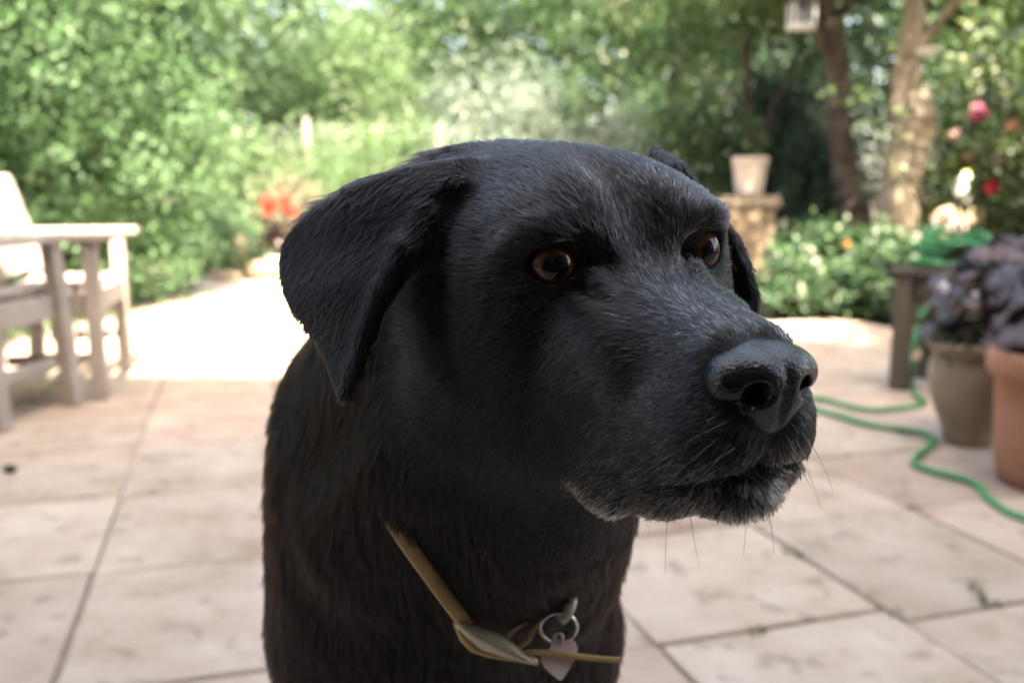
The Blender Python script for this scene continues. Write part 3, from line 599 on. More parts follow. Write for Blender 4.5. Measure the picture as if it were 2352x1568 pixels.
# ---------------------------------------------------------------- bird statue on its rock pile
M_STAT = mottled('white_statue', [(0.3, (0.68, 0.66, 0.60)), (0.7, (0.78, 0.77, 0.72))], 6, rough=.6, bump=.2); M_CREST = material('yellow_crest', (.62, .52, .08), .6)
yb = 6.6; zb = at(2210, 476, yb)[2]; xb = at(2210, 476, yb)[0]
stand = thing('rock_pedestal', (xb, yb, 0), 'pale rough rock pile topped by a white bird statue', 'rockery')
rk = random.Random(8)
for (dx, dy, zz, sx, sy, sz) in ((-.10, -.02, .12, .16, .15, .13), (.12, 0, .12, .15, .16, .13), (0, .12, .12, .2, .14, .13), (-.06, -.03, .34, .14, .13, .11), (.10, .02, .33, .13, .13, .11), (-.03, 0, zb - .085, .14, .12, .09), (.12, -.05, zb - .19, .09, .09, .07), (-.15, -.06, zb - .20, .06, .07, .07)):
    o = bm_obj('stone', rock_bm((sx, sy, sz), rk.randint(1, 999), .30), M_ROCK, stand, smooth=True); o.location = (dx, dy, zz); o.rotation_euler = (0, 0, rk.uniform(0, 3))
bird = thing('bird_statue', (xb, yb, zb - .015), 'white cockatoo statue with a yellow crest on the rock pile', 'statue')
def blob_mesh(name, balls, mat, parent, h=.006):
    def f(P):
        d = None
        for a, b, ra, rb in balls:
            c = cone(P, a, b, ra, rb) if a != b else np.linalg.norm(P - np.array(a), axis=1) - ra
            d = c if d is None else smin(d, c, .025)
        return d
    V, F = surface_nets(f, (-.16, -.16, -.06), (.16, .16, .36), h, 4); return mesh_np(name, V, F, mat, parent)
blob_mesh('body', [((0, 0, .075), (-.012, 0, .15), .050, .046), ((-.012, 0, .15), (.0, -.01, .205), .040, .036), ((.02, .02, .08), (.055, .05, -.03), .030, .016), ((0, -.01, .205), (-.01, -.02, .22), .036, .030), ((-.018, -.02, .02), (-.018, -.02, .0), .014, .016), ((.018, -.02, .02), (.018, -.02, .0), .014, .016)], M_STAT, bird)
blob_mesh('beak', [((-.028, -.032, .212), (-.040, -.045, .195), .011, .005)], material('grey_beak', (.12, .12, .13), .5), bird, .004)
blob_mesh('crest', [((.004, -.008, .238), (.022, 0, .285), .014, .007), ((-.004, -.010, .235), (.004, -.006, .292), .013, .006), ((.01, 0, .23), (.038, .012, .262), .012, .006)], M_CREST, bird, .004)

# ---------------------------------------------------------------- the planted bed between paving and trees
LM_BED = leaf_material('bed_leaf', [(0, (.015, .045, .016)), (.5, (.028, .070, .026)), (1, (.055, .105, .042))], .4, .28)
def bed_plant(u, Y, r, h, seed, label, lm=LM_BED, n=900, leaf=.075):
    p = at(u, 700, Y); t = thing('leafy_plant', (p[0], Y, 0), label, 'plant', 'leafy plants in the bed'); rg = np.random.default_rng(seed)
    st_ = []; lp = []; ln = []
    for k in range(26):
        a = rg.uniform(0, 6.28); q = r * math.sqrt(rg.random()); hh = h * rg.uniform(.6, 1.05) * (1 - .35 * (q / r) ** 2); path = [(q * .35 * math.cos(a), q * .35 * math.sin(a), 0), (q * .8 * math.cos(a), q * .8 * math.sin(a), hh * .55), (q * 1.1 * math.cos(a), q * 1.1 * math.sin(a), hh)]
        st_.append(limb_arrays(path, .004, .002, 5, n=5)); c = catmull(path, 8); m = n // 26; s = c[rg.integers(2, len(c), m)]; lp.append(s + rg.normal(0, .045, s.shape)); ln.append(np.stack([np.full(m, math.cos(a) * .5), np.full(m, math.sin(a) * .5 - .3), np.full(m, .8)], 1))
    V, F = join_arrays(st_); mesh_np('stem', V, F, LM_BED, t); P = np.concatenate(lp); k = P[:, 2] > .02
    V, F = leaves(P[k], np.concatenate(ln)[k], leaf, .42, seed, .5, droop=.3, detail=True); mesh_np('foliage', V, F, lm, t)
bed_plant(1838, 6.05, .24, .48, 1, 'leafy green plant at the left end of the bed, next to the dog', n=1000)
bed_plant(1900, 6.15, .34, .58, 2, 'leafy green plant in the bed in front of the dark trunk', n=1200)
bed_plant(2010, 6.0, .32, .52, 3, 'leafy green plant in the bed just left of the hose table', n=1100)
bed_plant(1815, 5.85, .22, .22, 4, 'low plant at the front edge of the bed, near its left end')
bed_plant(1985, 5.72, .26, .36, 5, 'low plant at the front edge of the bed beside the hose table')
bed_plant(2100, 5.9, .32, .50, 6, 'leafy green plant in the bed hidden behind the hose table')
bed_plant(1950, 7.0, .45, .62, 7, 'taller green plant at the back of the bed between the trunks', n=1300)
bed_plant(1850, 7.0, .30, .60, 8, 'taller green plant at the back of the bed beside the pier', n=1200)
bed_plant(2130, 7.2, .36, .55, 9, 'green plant in the bed at the foot of the rock pile', n=1000)
M_ORANGE = leaf_material('orange_petal', [(0, (.6, .2, .04)), (1, (.7, .32, .12))], .5, .3)
of = thing('orange_flower', tuple(at(1947, 560, 5.75)), 'small faded orange flower among the bed leaves', 'flower')
rg = np.random.default_rng(2); Pn = rg.normal(0, .009, (16, 3)); V, F = leaves(Pn, Pn + [0, -.02, .01], .022, .7, 3); mesh_np('petals', V, F, M_ORANGE, of); tube('stem', [(0, 0, 0), (.01, .02, -.15), (0, .03, -.42)], .003, LM_BED, of, 5)

# ---------------------------------------------------------------- wooden stand with a coiled green hose
M_OLDWOOD = mottled('grey_timber', [(0.3, (0.075, 0.062, 0.052)), (0.7, (0.14, 0.12, 0.10))], 6, bump=.6, bscale=40, dist=.006, stretch=(1, 1, .15))
q1, q2 = gp(2065, 893), gp(2120, 866); ax = (q2 - q1); L1 = np.linalg.norm(ax); ax /= L1; bx = np.array([ax[1], -ax[0], 0]); wid = .42
stand2 = thing('wooden_stand', tuple(q1), 'low dark weathered wooden stand holding a coil of green hose', 'stand')
ZT = .455
for k, (a_, b_) in enumerate(((0, 0), (1, 0), (0, 1), (1, 1))):
    p = ax * L1 * a_ + bx * wid * b_; box('leg', (p[0], p[1], ZT / 2), (.068, .068, ZT), M_OLDWOOD, stand2, bevel=.006, rot=Matrix.Rotation(math.atan2(bx[1], bx[0]), 4, 'Z'))
for k in range(4):
    s_ = (k + .5) / 4; c = ax * (L1 + .10) * (s_ - .0) - ax * .05 + bx * wid / 2; hw = (L1 + .10) / 4 - .008
    box('top_board', (c[0], c[1], ZT + .013), (wid + .12, hw, .024), M_OLDWOOD, stand2, bevel=.004, rot=Matrix.Rotation(math.atan2(bx[1], bx[0]), 4, 'Z'))
for a_ in (0, 1):
    p = ax * L1 * a_; beam('rail', p + bx * .036 + np.array([0, 0, ZT - .045]), p + bx * (wid - .036) + np.array([0, 0, ZT - .045]), .03, .06, M_OLDWOOD, stand2)
for b_ in (0, 1):
    p = bx * wid * b_; beam('rail', p + ax * .036 + np.array([0, 0, ZT - .10]), p + ax * (L1 - .036) + np.array([0, 0, ZT - .10]), .03, .06, M_OLDWOOD, stand2)
M_HOSE = mottled('green_hose', [(0.3, (0.012, 0.18, 0.055)), (0.7, (0.03, 0.26, 0.09))], 8, rough=.38, bump=.15, spec=.5)
cen = q1 + ax * L1 * .45 + bx * wid * .30; rgh = random.Random(5); hp = []
HR = .0095
for k in range(9):
    rx, ry = rgh.uniform(.10, .155), rgh.uniform(.08, .125); off = np.array([rgh.uniform(-.03, .03), rgh.uniform(-.02, .02), 0])
    for j in range(12):
        a = 2 * math.pi * j / 12; zz = ZT + .025 + HR + .012 * k + .010 * math.sin(a * 2 + k) + (0.02 * max(0, math.cos(a - .5)) if k > 4 else 0)
        hp.append(cen + off + np.array([rx * math.cos(a), ry * math.sin(a), 0]) + np.array([0, 0, zz]))
top2 = at(2158, 590, 3.78) * np.array([1, 1, 0])
for k in range(3):
    for j in range(10):
        a = 2 * math.pi * j / 10; hp.append(top2 + np.array([.062 * math.cos(a), .025 * k - .02, ZT + .105 + .055 * math.sin(a) + .008 * k]))
edge = at(2118, 632, 3.72)
hp += [cen + np.array([.08, -.14, ZT + .10]), np.array([edge[0] - .02, 3.70, ZT + .055]), np.array([edge[0] - .006, 3.55, ZT - .04]), np.array([at(2113, 720, 3.50)[0], 3.50, .30]), np.array([at(2100, 800, 3.47)[0], 3.47, .16])]
for u, v in ((2094, 878), (2102, 906), (2124, 922), (2100, 932), (2060, 938), (2000, 941), (1950, 933), (1905, 920), (1860, 914), (1780, 912), (1700, 915), (1640, 922), (1610, 932), (1640, 940), (1720, 938), (1800, 934), (1870, 940), (1930, 957), (2000, 976), (2060, 984), (2110, 992), (2140, 1003), (2140, 1020), (2118, 1040), (2100, 1055), (2104, 1068), (2150, 1084), (2215, 1100), (2250, 1118), (2266, 1140), (2300, 1166), (2352, 1190), (2440, 1215), (2560, 1230)):
    p = gp(u, v, HR); hp.append(p)
hose = tube('garden_hose', catmull(hp, 6), HR, M_HOSE, None, 10)
tag(hose, 'bright green garden hose coiled on the stand and trailing over the paving', 'hose')
M_BRASS = material('hose_joint', (.60, .48, .38), .5, .5, .1)
jt = at(2104, 812, 3.465); tube('hose_joint', [jt + np.array([.001, 0, .022]), jt, jt + np.array([-.001, 0, -.022])], .0145, M_BRASS, hose, 12)
ring_a = np.linspace(0, 2 * math.pi, 20, endpoint=False); tube('hose_joint', jt + .016 * np.stack([np.cos(ring_a), np.sin(ring_a), 0 * ring_a], 1), .003, M_BRASS, hose, 6, closed=True)

# ---------------------------------------------------------------- two terracotta pots with purple leaved plants
M_URN = mottled('brown_glazed_clay', [(0.3, (0.19, 0.14, 0.105)), (0.55, (0.31, 0.24, 0.18)), (0.75, (0.42, 0.34, 0.275))], 3.0, rough=.55, bump=.25, bscale=25, spec=.4)
M_TERRA = mottled('terracotta', [(0.3, (0.33, 0.155, 0.095)), (0.6, (0.40, 0.20, 0.13)), (0.8, (0.44, 0.28, 0.21))], 2.6, rough=.85, bump=.25, bscale=40, spec=.25)
uc = gp(2232, 1020); uy = uc[1] + .02; ux = at(2232, 900, uy)[0]
urn = thing('urn_pot', (ux, uy, 0), 'brown rounded clay urn with a flared lip, behind the orange terracotta pot', 'pot')
lathe('body', [(0, 0), (.070, 0), (.074, .012), (.082, .05), (.105, .11), (.124, .17), (.131, .215), (.127, .25), (.114, .272), (.112, .285), (.128, .296), (.141, .306), (.142, .318), (.134, .324), (.114, .318), (.104, .28), (.11, .22)], M_URN, urn, 48, wob=.008, seed=4)
lathe('soil', [(0, .296), (.106, .292)], M_SOIL, urn)
ty_ = 2.42; tx_ = at(2440, 1000, ty_)[0]
tp = thing('terracotta_pot', (tx_, ty_, 0), 'orange terracotta pot with a straight side and thick rim at the right edge', 'pot')
lathe('body', [(0, 0), (.142, 0), (.150, .006), (.158, .05), (.168, .20), (.174, .288), (.190, .296), (.196, .312), (.197, .345), (.190, .362), (.172, .364), (.162, .345), (.158, .30)], M_TERRA, tp, 56, wob=.004, seed=9)
lathe('soil', [(0, .335), (.162, .33)], M_SOIL, tp)
M_PURP = mottled('purple_leaf', [(0.3, (.030, .016, .024)), (.6, (.052, .028, .042)), (.8, (.075, .05, .065))], 20, rough=.36, bump=.35, bscale=60, vary=.35, spec=.7, dist=.004)
M_PSTEM = material('purple_stem', (.09, .03, .03), .5)
def lobed_leaf(nm, seed):
    rg = random.Random(seed); bm = bmesh.new(); n = 18; c = bm.verts.new((0, 0, 0)); ring = []; mid = []
    for i in range(n):
        a = 2 * math.pi * i / n; r = .5 * (1 + .13 * math.cos(a * 5 + .3)) * (1 - .38 * max(0, math.cos(a - math.pi)) ** 6) + rg.uniform(-.02, .02)
        ring.append(bm.verts.new((r * math.cos(a), r * math.sin(a), -.20 * r * r + .05 * math.cos(a * 5)))); mid.append(bm.verts.new((r * .5 * math.cos(a), r * .5 * math.sin(a), .03 + .02 * math.cos(a * 5))))
    for i in range(n):
        j = (i + 1) % n; bm.faces.new((c, mid[i], mid[j])); bm.faces.new((mid[i], ring[i], ring[j], mid[j]))
    me = bpy.data.meshes.new(nm); bm.to_mesh(me); bm.free(); me.materials.append(M_PURP)
    for p in me.polygons: p.use_smooth = True
    return me
LEAF_ME = [lobed_leaf('leaf', s) for s in range(4)]
def purple_plant(base, rx, ry, h, n, seed, label, size=(.055, .085)):
    t = thing('purple_leaved_plant', base, label, 'plant'); rg = np.random.default_rng(seed); st_ = []
    for k in range(n):
        d = rg.normal(0, 1, 3); d[2] = abs(d[2]); d /= np.linalg.norm(d); q = rg.uniform(.65, 1.0)
        p = np.array([d[0] * rx * q, d[1] * ry * q, .05 + d[2] * h * q]); nr = np.array([d[0] * .7, d[1] * .7 - .15, .65 + .3 * d[2]]) + rg.normal(0, .33, 3); nr /= np.linalg.norm(nr)
        o = bpy.data.objects.new('leaf', LEAF_ME[k % 4]); COL.objects.link(o); o.parent = t; o.location = p
        qv = Vector(nr).to_track_quat('Z', 'X'); o.rotation_mode = 'QUATERNION'; o.rotation_quaternion = qv @ Matrix.Rotation(rg.uniform(0, 6.28), 3, 'Z').to_quaternion(); s = rg.uniform(*size); o.scale = (s, s * rg.uniform(.85, 1.1), s)
        st_.append(limb_arrays([(d[0] * .02, d[1] * .02, 0), (p[0] * .6, p[1] * .6, p[2] * .6), tuple(p)], .0022, .0014, 5, n=4))
    V, F = join_arrays(st_); mesh_np('stem', V, F, M_PSTEM, t); return t
purple_plant((ux + .06, uy, .29), .23, .20, .33, 150, 3, 'bushy plant with round purple leaves growing in the brown urn')
purple_plant((tx_, ty_, .33), .22, .22, .34, 130, 5, 'bushy plant with round purple leaves overhanging the orange terracotta pot', (.06, .095))
lob = thing('white_trailing_plant', (ux - .08, uy - .04, .30), 'small trailing plant with tiny white flowers at the lip of the urn', 'plant')
rg = np.random.default_rng(12); Pn = rg.normal(0, 1, (160, 3)) * [.05, .04, .05] + [0, 0, .05]; V, F = leaves(Pn, rg.normal(0, 1, Pn.shape) + [0, -.5, .6], .028, .55, 6); mesh_np('foliage', V, F, LM_BED, lob)
for k in range(6):
    c = rg.normal(0, 1, 3) * [.05, .02, .04] + [-.02, -.05, .11]; Pn = c + rg.normal(0, .006, (10, 3)); V, F = leaves(Pn, Pn - c + [0, -.02, .01], .018, .8, 20 + k); mesh_np('flower', V, F, leaf_material('white_petal', [(0, (.7, .7, .72)), (1, (.8, .8, .8))], .5, .3) if k == 0 else bpy.data.materials['white_petal'], lob)

# ---------------------------------------------------------------- rose bush at the right
LM_ROSE = leaf_material('rose_leaf', [(0, (.02, .045, .014)), (.6, (.045, .08, .022)), (1, (.09, .12, .04))], .4, .25)
yr = 4.7; xr_ = at(2330, 500, yr)[0]
rose = thing('rose_bush', (xr_, yr, 0), 'tall dark leaved rose bush with pink, apricot and red blooms', 'shrub')
rg = np.random.default_rng(31); st_, lp, ln = [], [], []
for k in range(24):
    dx, dy, h = rg.normal(0, .30), rg.normal(0, .25), rg.uniform(.9, 1.75); path = [(dx * .15, dy * .15, 0), (dx * .5, dy * .5, h * .5), (dx, dy, h)]; st_.append(limb_arrays(path, .010, .004, 6)); c = catmull(path, 8); s = c[rg.integers(5, len(c), 70)]; lp.append(s + rg.normal(0, .075, s.shape)); ln.append(rg.normal(0, .5, s.shape) + [0, -.3, .8])
V, F = join_arrays(st_); mesh_np('stem', V, F, M_TWIG, rose); V, F = leaves(np.concatenate(lp), np.concatenate(ln), .06, .6, 8, .5, detail=True); mesh_np('foliage', V, F, LM_ROSE, rose)
def bloom(u, v, Y, r, col, label):
    m = leaf_material('petal', [(0, tuple(c * .7 for c in col)), (1, col)], .5, .3); p = at(u, v, Y); rg = np.random.default_rng(int(u)); n = 34
    d = rg.normal(0, 1, (n, 3)); d /= np.linalg.norm(d, axis=1, keepdims=True); Pn = d * r * rg.uniform(.35, .8, n)[:, None]; V, F = leaves(Pn, d, r * 1.0, .95, int(v), .25, fold=.35, detail=True)
    o = mesh_np('bloom', V, F, m, rose); o.location = tuple(p - np.array(rose.location)); o['label'] = label
bloom(2245, 258, 4.4, .043, (.42, .10, .18), 'bright pink rose bloom')
bloom(2196, 312, 4.5, .036, (.38, .24, .22), 'faded blush rose bloom')
bloom(2278, 432, 4.35, .034, (.50, .03, .04), 'deep red rose bloom')
bloom(2325, 292, 4.5, .040, (.38, .20, .13), 'apricot rose bloom')
bloom(2218, 362, 4.6, .026, (.38, .18, .11), 'small apricot rose bloom')
bloom(2292, 365, 4.5, .028, (.38, .30, .28), 'pale cream rose bloom')
lily = thing('pale_flower_plant', (*at(2170, 570, 5.6)[:2], 0), 'pale pink flower spray above the hose coil, below the rock pile', 'plant')
Pn = rg.normal(0, 1, (60, 3)) * [.09, .05, .03] + [0, 0, .56]; V, F = leaves(Pn, rg.normal(0, 1, Pn.shape) + [0, -.5, .8], .035, .8, 9); mesh_np('flower', V, F, leaf_material('pale_petal', [(0, (.5, .42, .44)), (1, (.68, .62, .62))], .5, .3), lily)
lily.children[-1]['kind'] = 'stuff'
V, F = join_arrays([limb_arrays([(0, 0, 0), (dx * .5, 0, .3), (dx, 0, .56)], .004, .002, 5) for dx in (-.09, -.04, 0, .05, .09)]); mesh_np('stem', V, F, LM_BED, lily)

# ---------------------------------------------------------------- the weathered garden chairs
M_TEAK = mottled('weathered_teak', [(0.25, (0.25, 0.22, 0.195)), (0.5, (0.36, 0.32, 0.29)), (0.75, (0.45, 0.41, 0.375))], 5, rough=.8, bump=.5, bscale=40, dist=.004, stretch=(1, 1, 1), vary=.06)
def armchair(loc, rz, half_w, depth, label, rake=0.0, splay=0.0, arm_z=.61, seat_z=.43, back_h=.84):
    t = thing('garden_armchair', loc, label, 'chair', 'weathered wooden armchairs by the hedge', rz); yf, yr_ = depth / 2, -depth / 2
    for s in (-1, 1):
        x = s * half_w
        beam('leg', (x + s * splay, yf + rake, 0), (x, yf, arm_z - .0155), .054, .054, M_TEAK, t, up=(0, 1, 0), bevel=.006)
        beam('leg', (x + s * splay * .8, yr_ - .03, 0), (x, yr_, seat_z), .054, .056, M_TEAK, t, up=(0, 1, 0), bevel=.006)
        beam('back_post', (x, yr_ + .001, seat_z + .002), (x * .98, yr_ - .12, back_h), .062, .10, M_TEAK, t, up=(0, 1, 0), bevel=.028)
        beam('arm', (x, yr_ - .05, arm_z), (x, yf + .085, arm_z), .085, .03, M_TEAK, t, bevel=.008)
        beam('side_rail', (x, yr_ + .031, seat_z - .065), (x, yf - .031, seat_z - .065), .03, .085, M_TEAK, t)
        beam('stretcher', (x, yr_ + .02, .16), (x, yf - .02 + rake * .7, .16), .026, .04, M_TEAK, t)
    beam('front_rail', (-half_w + .032, yf, seat_z - .065), (half_w - .032, yf, seat_z - .065), .03, .085, M_TEAK, t)
    beam('rear_rail', (-half_w + .032, yr_, seat_z - .065), (half_w - .032, yr_, seat_z - .065), .03, .085, M_TEAK, t)
    n = 6
    for k in range(n):
        y = yr_ + .04 + (depth - .02) * (k + .5) / n - .02; box('seat_slat', (0, y, seat_z - .008), (2 * half_w - (.07 if k in (0,) else .066), (depth - .02) / n - .012, .022), M_TEAK, t, bevel=.004)
    for k in range(6):
        x = -half_w + (k + 1) * 2 * half_w / 7; beam('back_slat', (x, yr_ - .015, seat_z + .02), (x * .98, yr_ - .108, back_h - .075), .055, .016, M_TEAK, t, up=(0, 1, 0), bevel=.003)
    beam('top_rail', (-half_w * .98 + .044, yr_ - .118, back_h - .035), (half_w * .98 - .044, yr_ - .118, back_h - .035), .03, .075, M_TEAK, t, bevel=.006)
    return t
N_, F_ = gp(232, 917), gp(290, 847); mid = (N_ + F_) / 2; right = (N_ - F_); hw = np.linalg.norm(right) / 2; right /= np.linalg.norm(right); fwd = np.array([-right[1], right[0], 0]); dB = .33; cB = mid - fwd * dB / 2
armchair((cB[0], cB[1], 0), math.atan2(right[1], right[0]), hw, dB, 'grey wooden garden armchair half in the sun, its arms reaching towards the patio')
f1, f2 = gp(172, 930), gp(22, 985); fw = f1 - f2; dA = np.linalg.norm(fw); fw /= dA; ra = np.array([fw[1], -fw[0], 0]); cA = (f1 + f2) / 2 - ra * .285
armchair((cA[0], cA[1], 0), math.atan2(ra[1], ra[0]), .235, dA, 'grey wooden garden armchair in the shade, turned away and cut off at the left edge', rake=.0, splay=.05)
pb = gp(24, 1076, .012); o = bm_obj('pebble', rock_bm((.016, .012, .009), 3), M_TWIG, None, smooth=True); o.location = tuple(pb); tag(o, 'small dark pebble lying on the paving in front of the chairs', 'pebble')
# ---------------------------------------------------------------- the dog
HEAD_ROT = np.array([-0.21498, -0.42151, 0.07872]); HEAD_T = np.array([0.05394, 0.03621, 0.40249])
def rotvec(a):
    th = np.linalg.norm(a) + 1e-12; k = a / th
    K = np.array([[0, -k[2], k[1]], [k[2], 0, -k[0]], [-k[1], k[0], 0]])
    return np.eye(3) + np.sin(th) * K + (1 - np.cos(th)) * K @ K
CAM_AX = np.array([[1, 0, 0], [0, math.sin(PITCH), math.cos(PITCH)], [0, math.cos(PITCH), -math.sin(PITCH)]]).T
HEAD_R = CAM_AX @ rotvec(HEAD_ROT) @ np.array([[0, 1, 0], [0, 0, 1], [-1, 0, 0]], float)   # head axes (fwd, left, up) in the world
HEAD_O = np.array(CAM_POS) + CAM_AX @ HEAD_T
def h2w(p): return (np.asarray(p, float) * 0.01) @ HEAD_R.T + HEAD_O       # head centimetres -> world metres
def w2h(P): return ((P - HEAD_O) @ HEAD_R) * 100.0

EYE_C = np.array([-1.05, 3.62, -0.05]); EYE_R = 1.22
GAZE = np.array([math.cos(R(24)), math.sin(R(24)), 0.06]); GAZE /= np.linalg.norm(GAZE)
E_SIDE = np.cross([0, 0, 1.0], GAZE); E_SIDE /= np.linalg.norm(E_SIDE); E_UP = np.cross(GAZE, E_SIDE)

def px_pt(u, v, depth):                               # a point seen at (u, v) of a 2352-wide picture, at a depth in metres -> head cm
    c = np.array([(u - 1176) / 2140.3 * depth, -(v - 784) / 2140.3 * depth, depth])
    return w2h((np.array(CAM_POS) + CAM_AX @ c)[None])[0]
# the near ear: a leaf in a plane of its own, given by base, tip and outer corner
EAR_B, EAR_TIP, EAR_OUT = px_pt(1030, 400, .430), px_pt(805, 945, .418), px_pt(655, 615, .462)
EU = EAR_TIP - EAR_B; EAR_LEN = np.linalg.norm(EU); EU /= EAR_LEN
EN = np.cross(EU, EAR_OUT - EAR_B); EN /= np.linalg.norm(EN)
if (EN @ (w2h(np.array([CAM_POS]))[0] - EAR_B)) < 0: EN = -EN
EV = np.cross(EN, EU)
def _ray_uv(u, v):                                    # where the sight line meets the ear's plane
    C0 = w2h(np.array([CAM_POS]))[0]; dr = px_pt(u, v, .45) - C0
    t = ((EAR_B - C0) @ EN) / (dr @ EN); q = C0 + t * dr - EAR_B
    return (q @ EU, q @ EV)
EAR_OUTLINE = np.array([_ray_uv(*t) for t in [(1085, 372), (1000, 392), (960, 404), (860, 438), (780, 478), (712, 532), (676, 575), (662, 615), (668, 665), (705, 745), (748, 800), (772, 852), (786, 905), (800, 935), (815, 928), (835, 870), (868, 785), (903, 715), (948, 635), (990, 555), (1040, 480), (1085, 430)]])
def poly_sdf2(p, V):
    d = ((p - V[0]) ** 2).sum(1); s = np.ones(len(p)); j = len(V) - 1
    for i in range(len(V)):
        e = V[j] - V[i]; w_ = p - V[i]; t = np.clip((w_ @ e) / (e @ e), 0, 1)
        d = np.minimum(d, ((w_ - t[:, None] * e) ** 2).sum(1))
        c1 = p[:, 1] >= V[i][1]; c2 = p[:, 1] < V[j][1]; c3 = e[0] * w_[:, 1] > e[1] * w_[:, 0]
        fl = (c1 & c2 & c3) | (~c1 & ~c2 & ~c3); s = np.where(fl, -s, s); j = i
    return s * np.sqrt(d)
EAR_FRONT = np.array([_ray_uv(*t) for t in [(1010, 500), (965, 590), (915, 690), (872, 775), (840, 860), (815, 915)]])
def ear_h(u, v):
    return 1.35 * (1 - ((u - 0.48 * EAR_LEN) / (0.62 * EAR_LEN)) ** 2) - 0.020 * (v - v.mean() * 0 - EV_MID) ** 2 + 0.10 * np.sin(u * 1.3 + v * 0.6)
EV_MID = float(np.mean(EAR_OUTLINE[:, 1]))
def ear_near_sdf(p):
    q = p - EAR_B; u, v, n = q @ EU, q @ EV, q @ EN
    h = np.clip(ear_h(u, v), -1.6, 2.0)
    d2 = poly_sdf2(np.stack([u, v], 1), EAR_OUTLINE) + 0.42
    th = 0.22 + 0.10 * np.clip(1 - u / EAR_LEN, 0, 1)
    k = np.stack([d2, np.abs(n - h) * 0.92 - th + 0.20], 1)
    d = np.sqrt((np.maximum(k, 0) ** 2).sum(1)) + np.minimum(k.max(1), 0) - 0.20
    F = np.stack([EAR_FRONT[:, 0], EAR_FRONT[:, 1], np.clip(ear_h(EAR_FRONT[:, 0], EAR_FRONT[:, 1]), -1.6, 2.0) + 0.10], 1)
    L3 = np.stack([u, v, n], 1)
    for i in range(len(F) - 1):
        r0, r1 = (0.46 - 0.03 * i), (0.46 - 0.03 * (i + 1)); r0 *= (0.55 if i == 0 else 1)
        d = smin(d, cone(L3, F[i], F[i + 1], r0, r1), 0.35)
    return d
EAR_L = dict(pts=[px_pt(1560, 385, .475), px_pt(1690, 560, .465), px_pt(1713, 620, .460), px_pt(1732, 690, .456), px_pt(1716, 770, .452), px_pt(1640, 690, .50), px_pt(1610, 520, .525), px_pt(1500, 348, .52), px_pt(1655, 580, .488)],
             tris=[(0, 1, 8), (1, 2, 8), (2, 3, 8), (3, 4, 8), (4, 5, 8), (5, 6, 8), (6, 7, 8), (7, 0, 8)])

def nose_solid(p):
    q = p.copy(); q[:, 1] = np.abs(q[:, 1])
    d = ell(q, (7.7, 0, -3.35), (1.9, 1.88, 1.42), roty(12))
    d = smin(d, ell(q, (8.7, 0.55, -3.4), (1.05, 1.1, 1.35)), 0.7)
    d = smin(d, ell(q, (8.05, 1.52, -3.35), (1.1, 0.64, 0.85), rotz(25)), 0.45)          # wings
    d = smin(d, ell(q, (8.55, 0, -4.5), (0.95, 1.0, 1.0)), 0.5)               # down to the lip
    d = smax(d, q @ np.array([0.24, 0, 0.97]) - 0.02, 0.55)                               # flat top
    return d
def nose_sdf(p):
    d = nose_solid(p); q = p.copy(); q[:, 1] = np.abs(q[:, 1])
    d = smax(d, -cone(q, (9.75, 0, -3.6), (9.25, 0, -6.2), 0.10, 0.16), 0.22)             # philtrum
    d = smax(d, -cone(q, (9.9, 1.0, -3.62), (8.2, 1.15, -3.55), 0.44, 0.34), 0.2)         # nostril
    d = smax(d, -cone(q, (9.35, 1.35, -4.05), (8.0, 2.35, -4.35), 0.26, 0.13), 0.20)      # slit at its side
    return d
def nose_mask(p):                                     # distance to the bare leather, for the hair
    return nose_solid(p) - 0.02

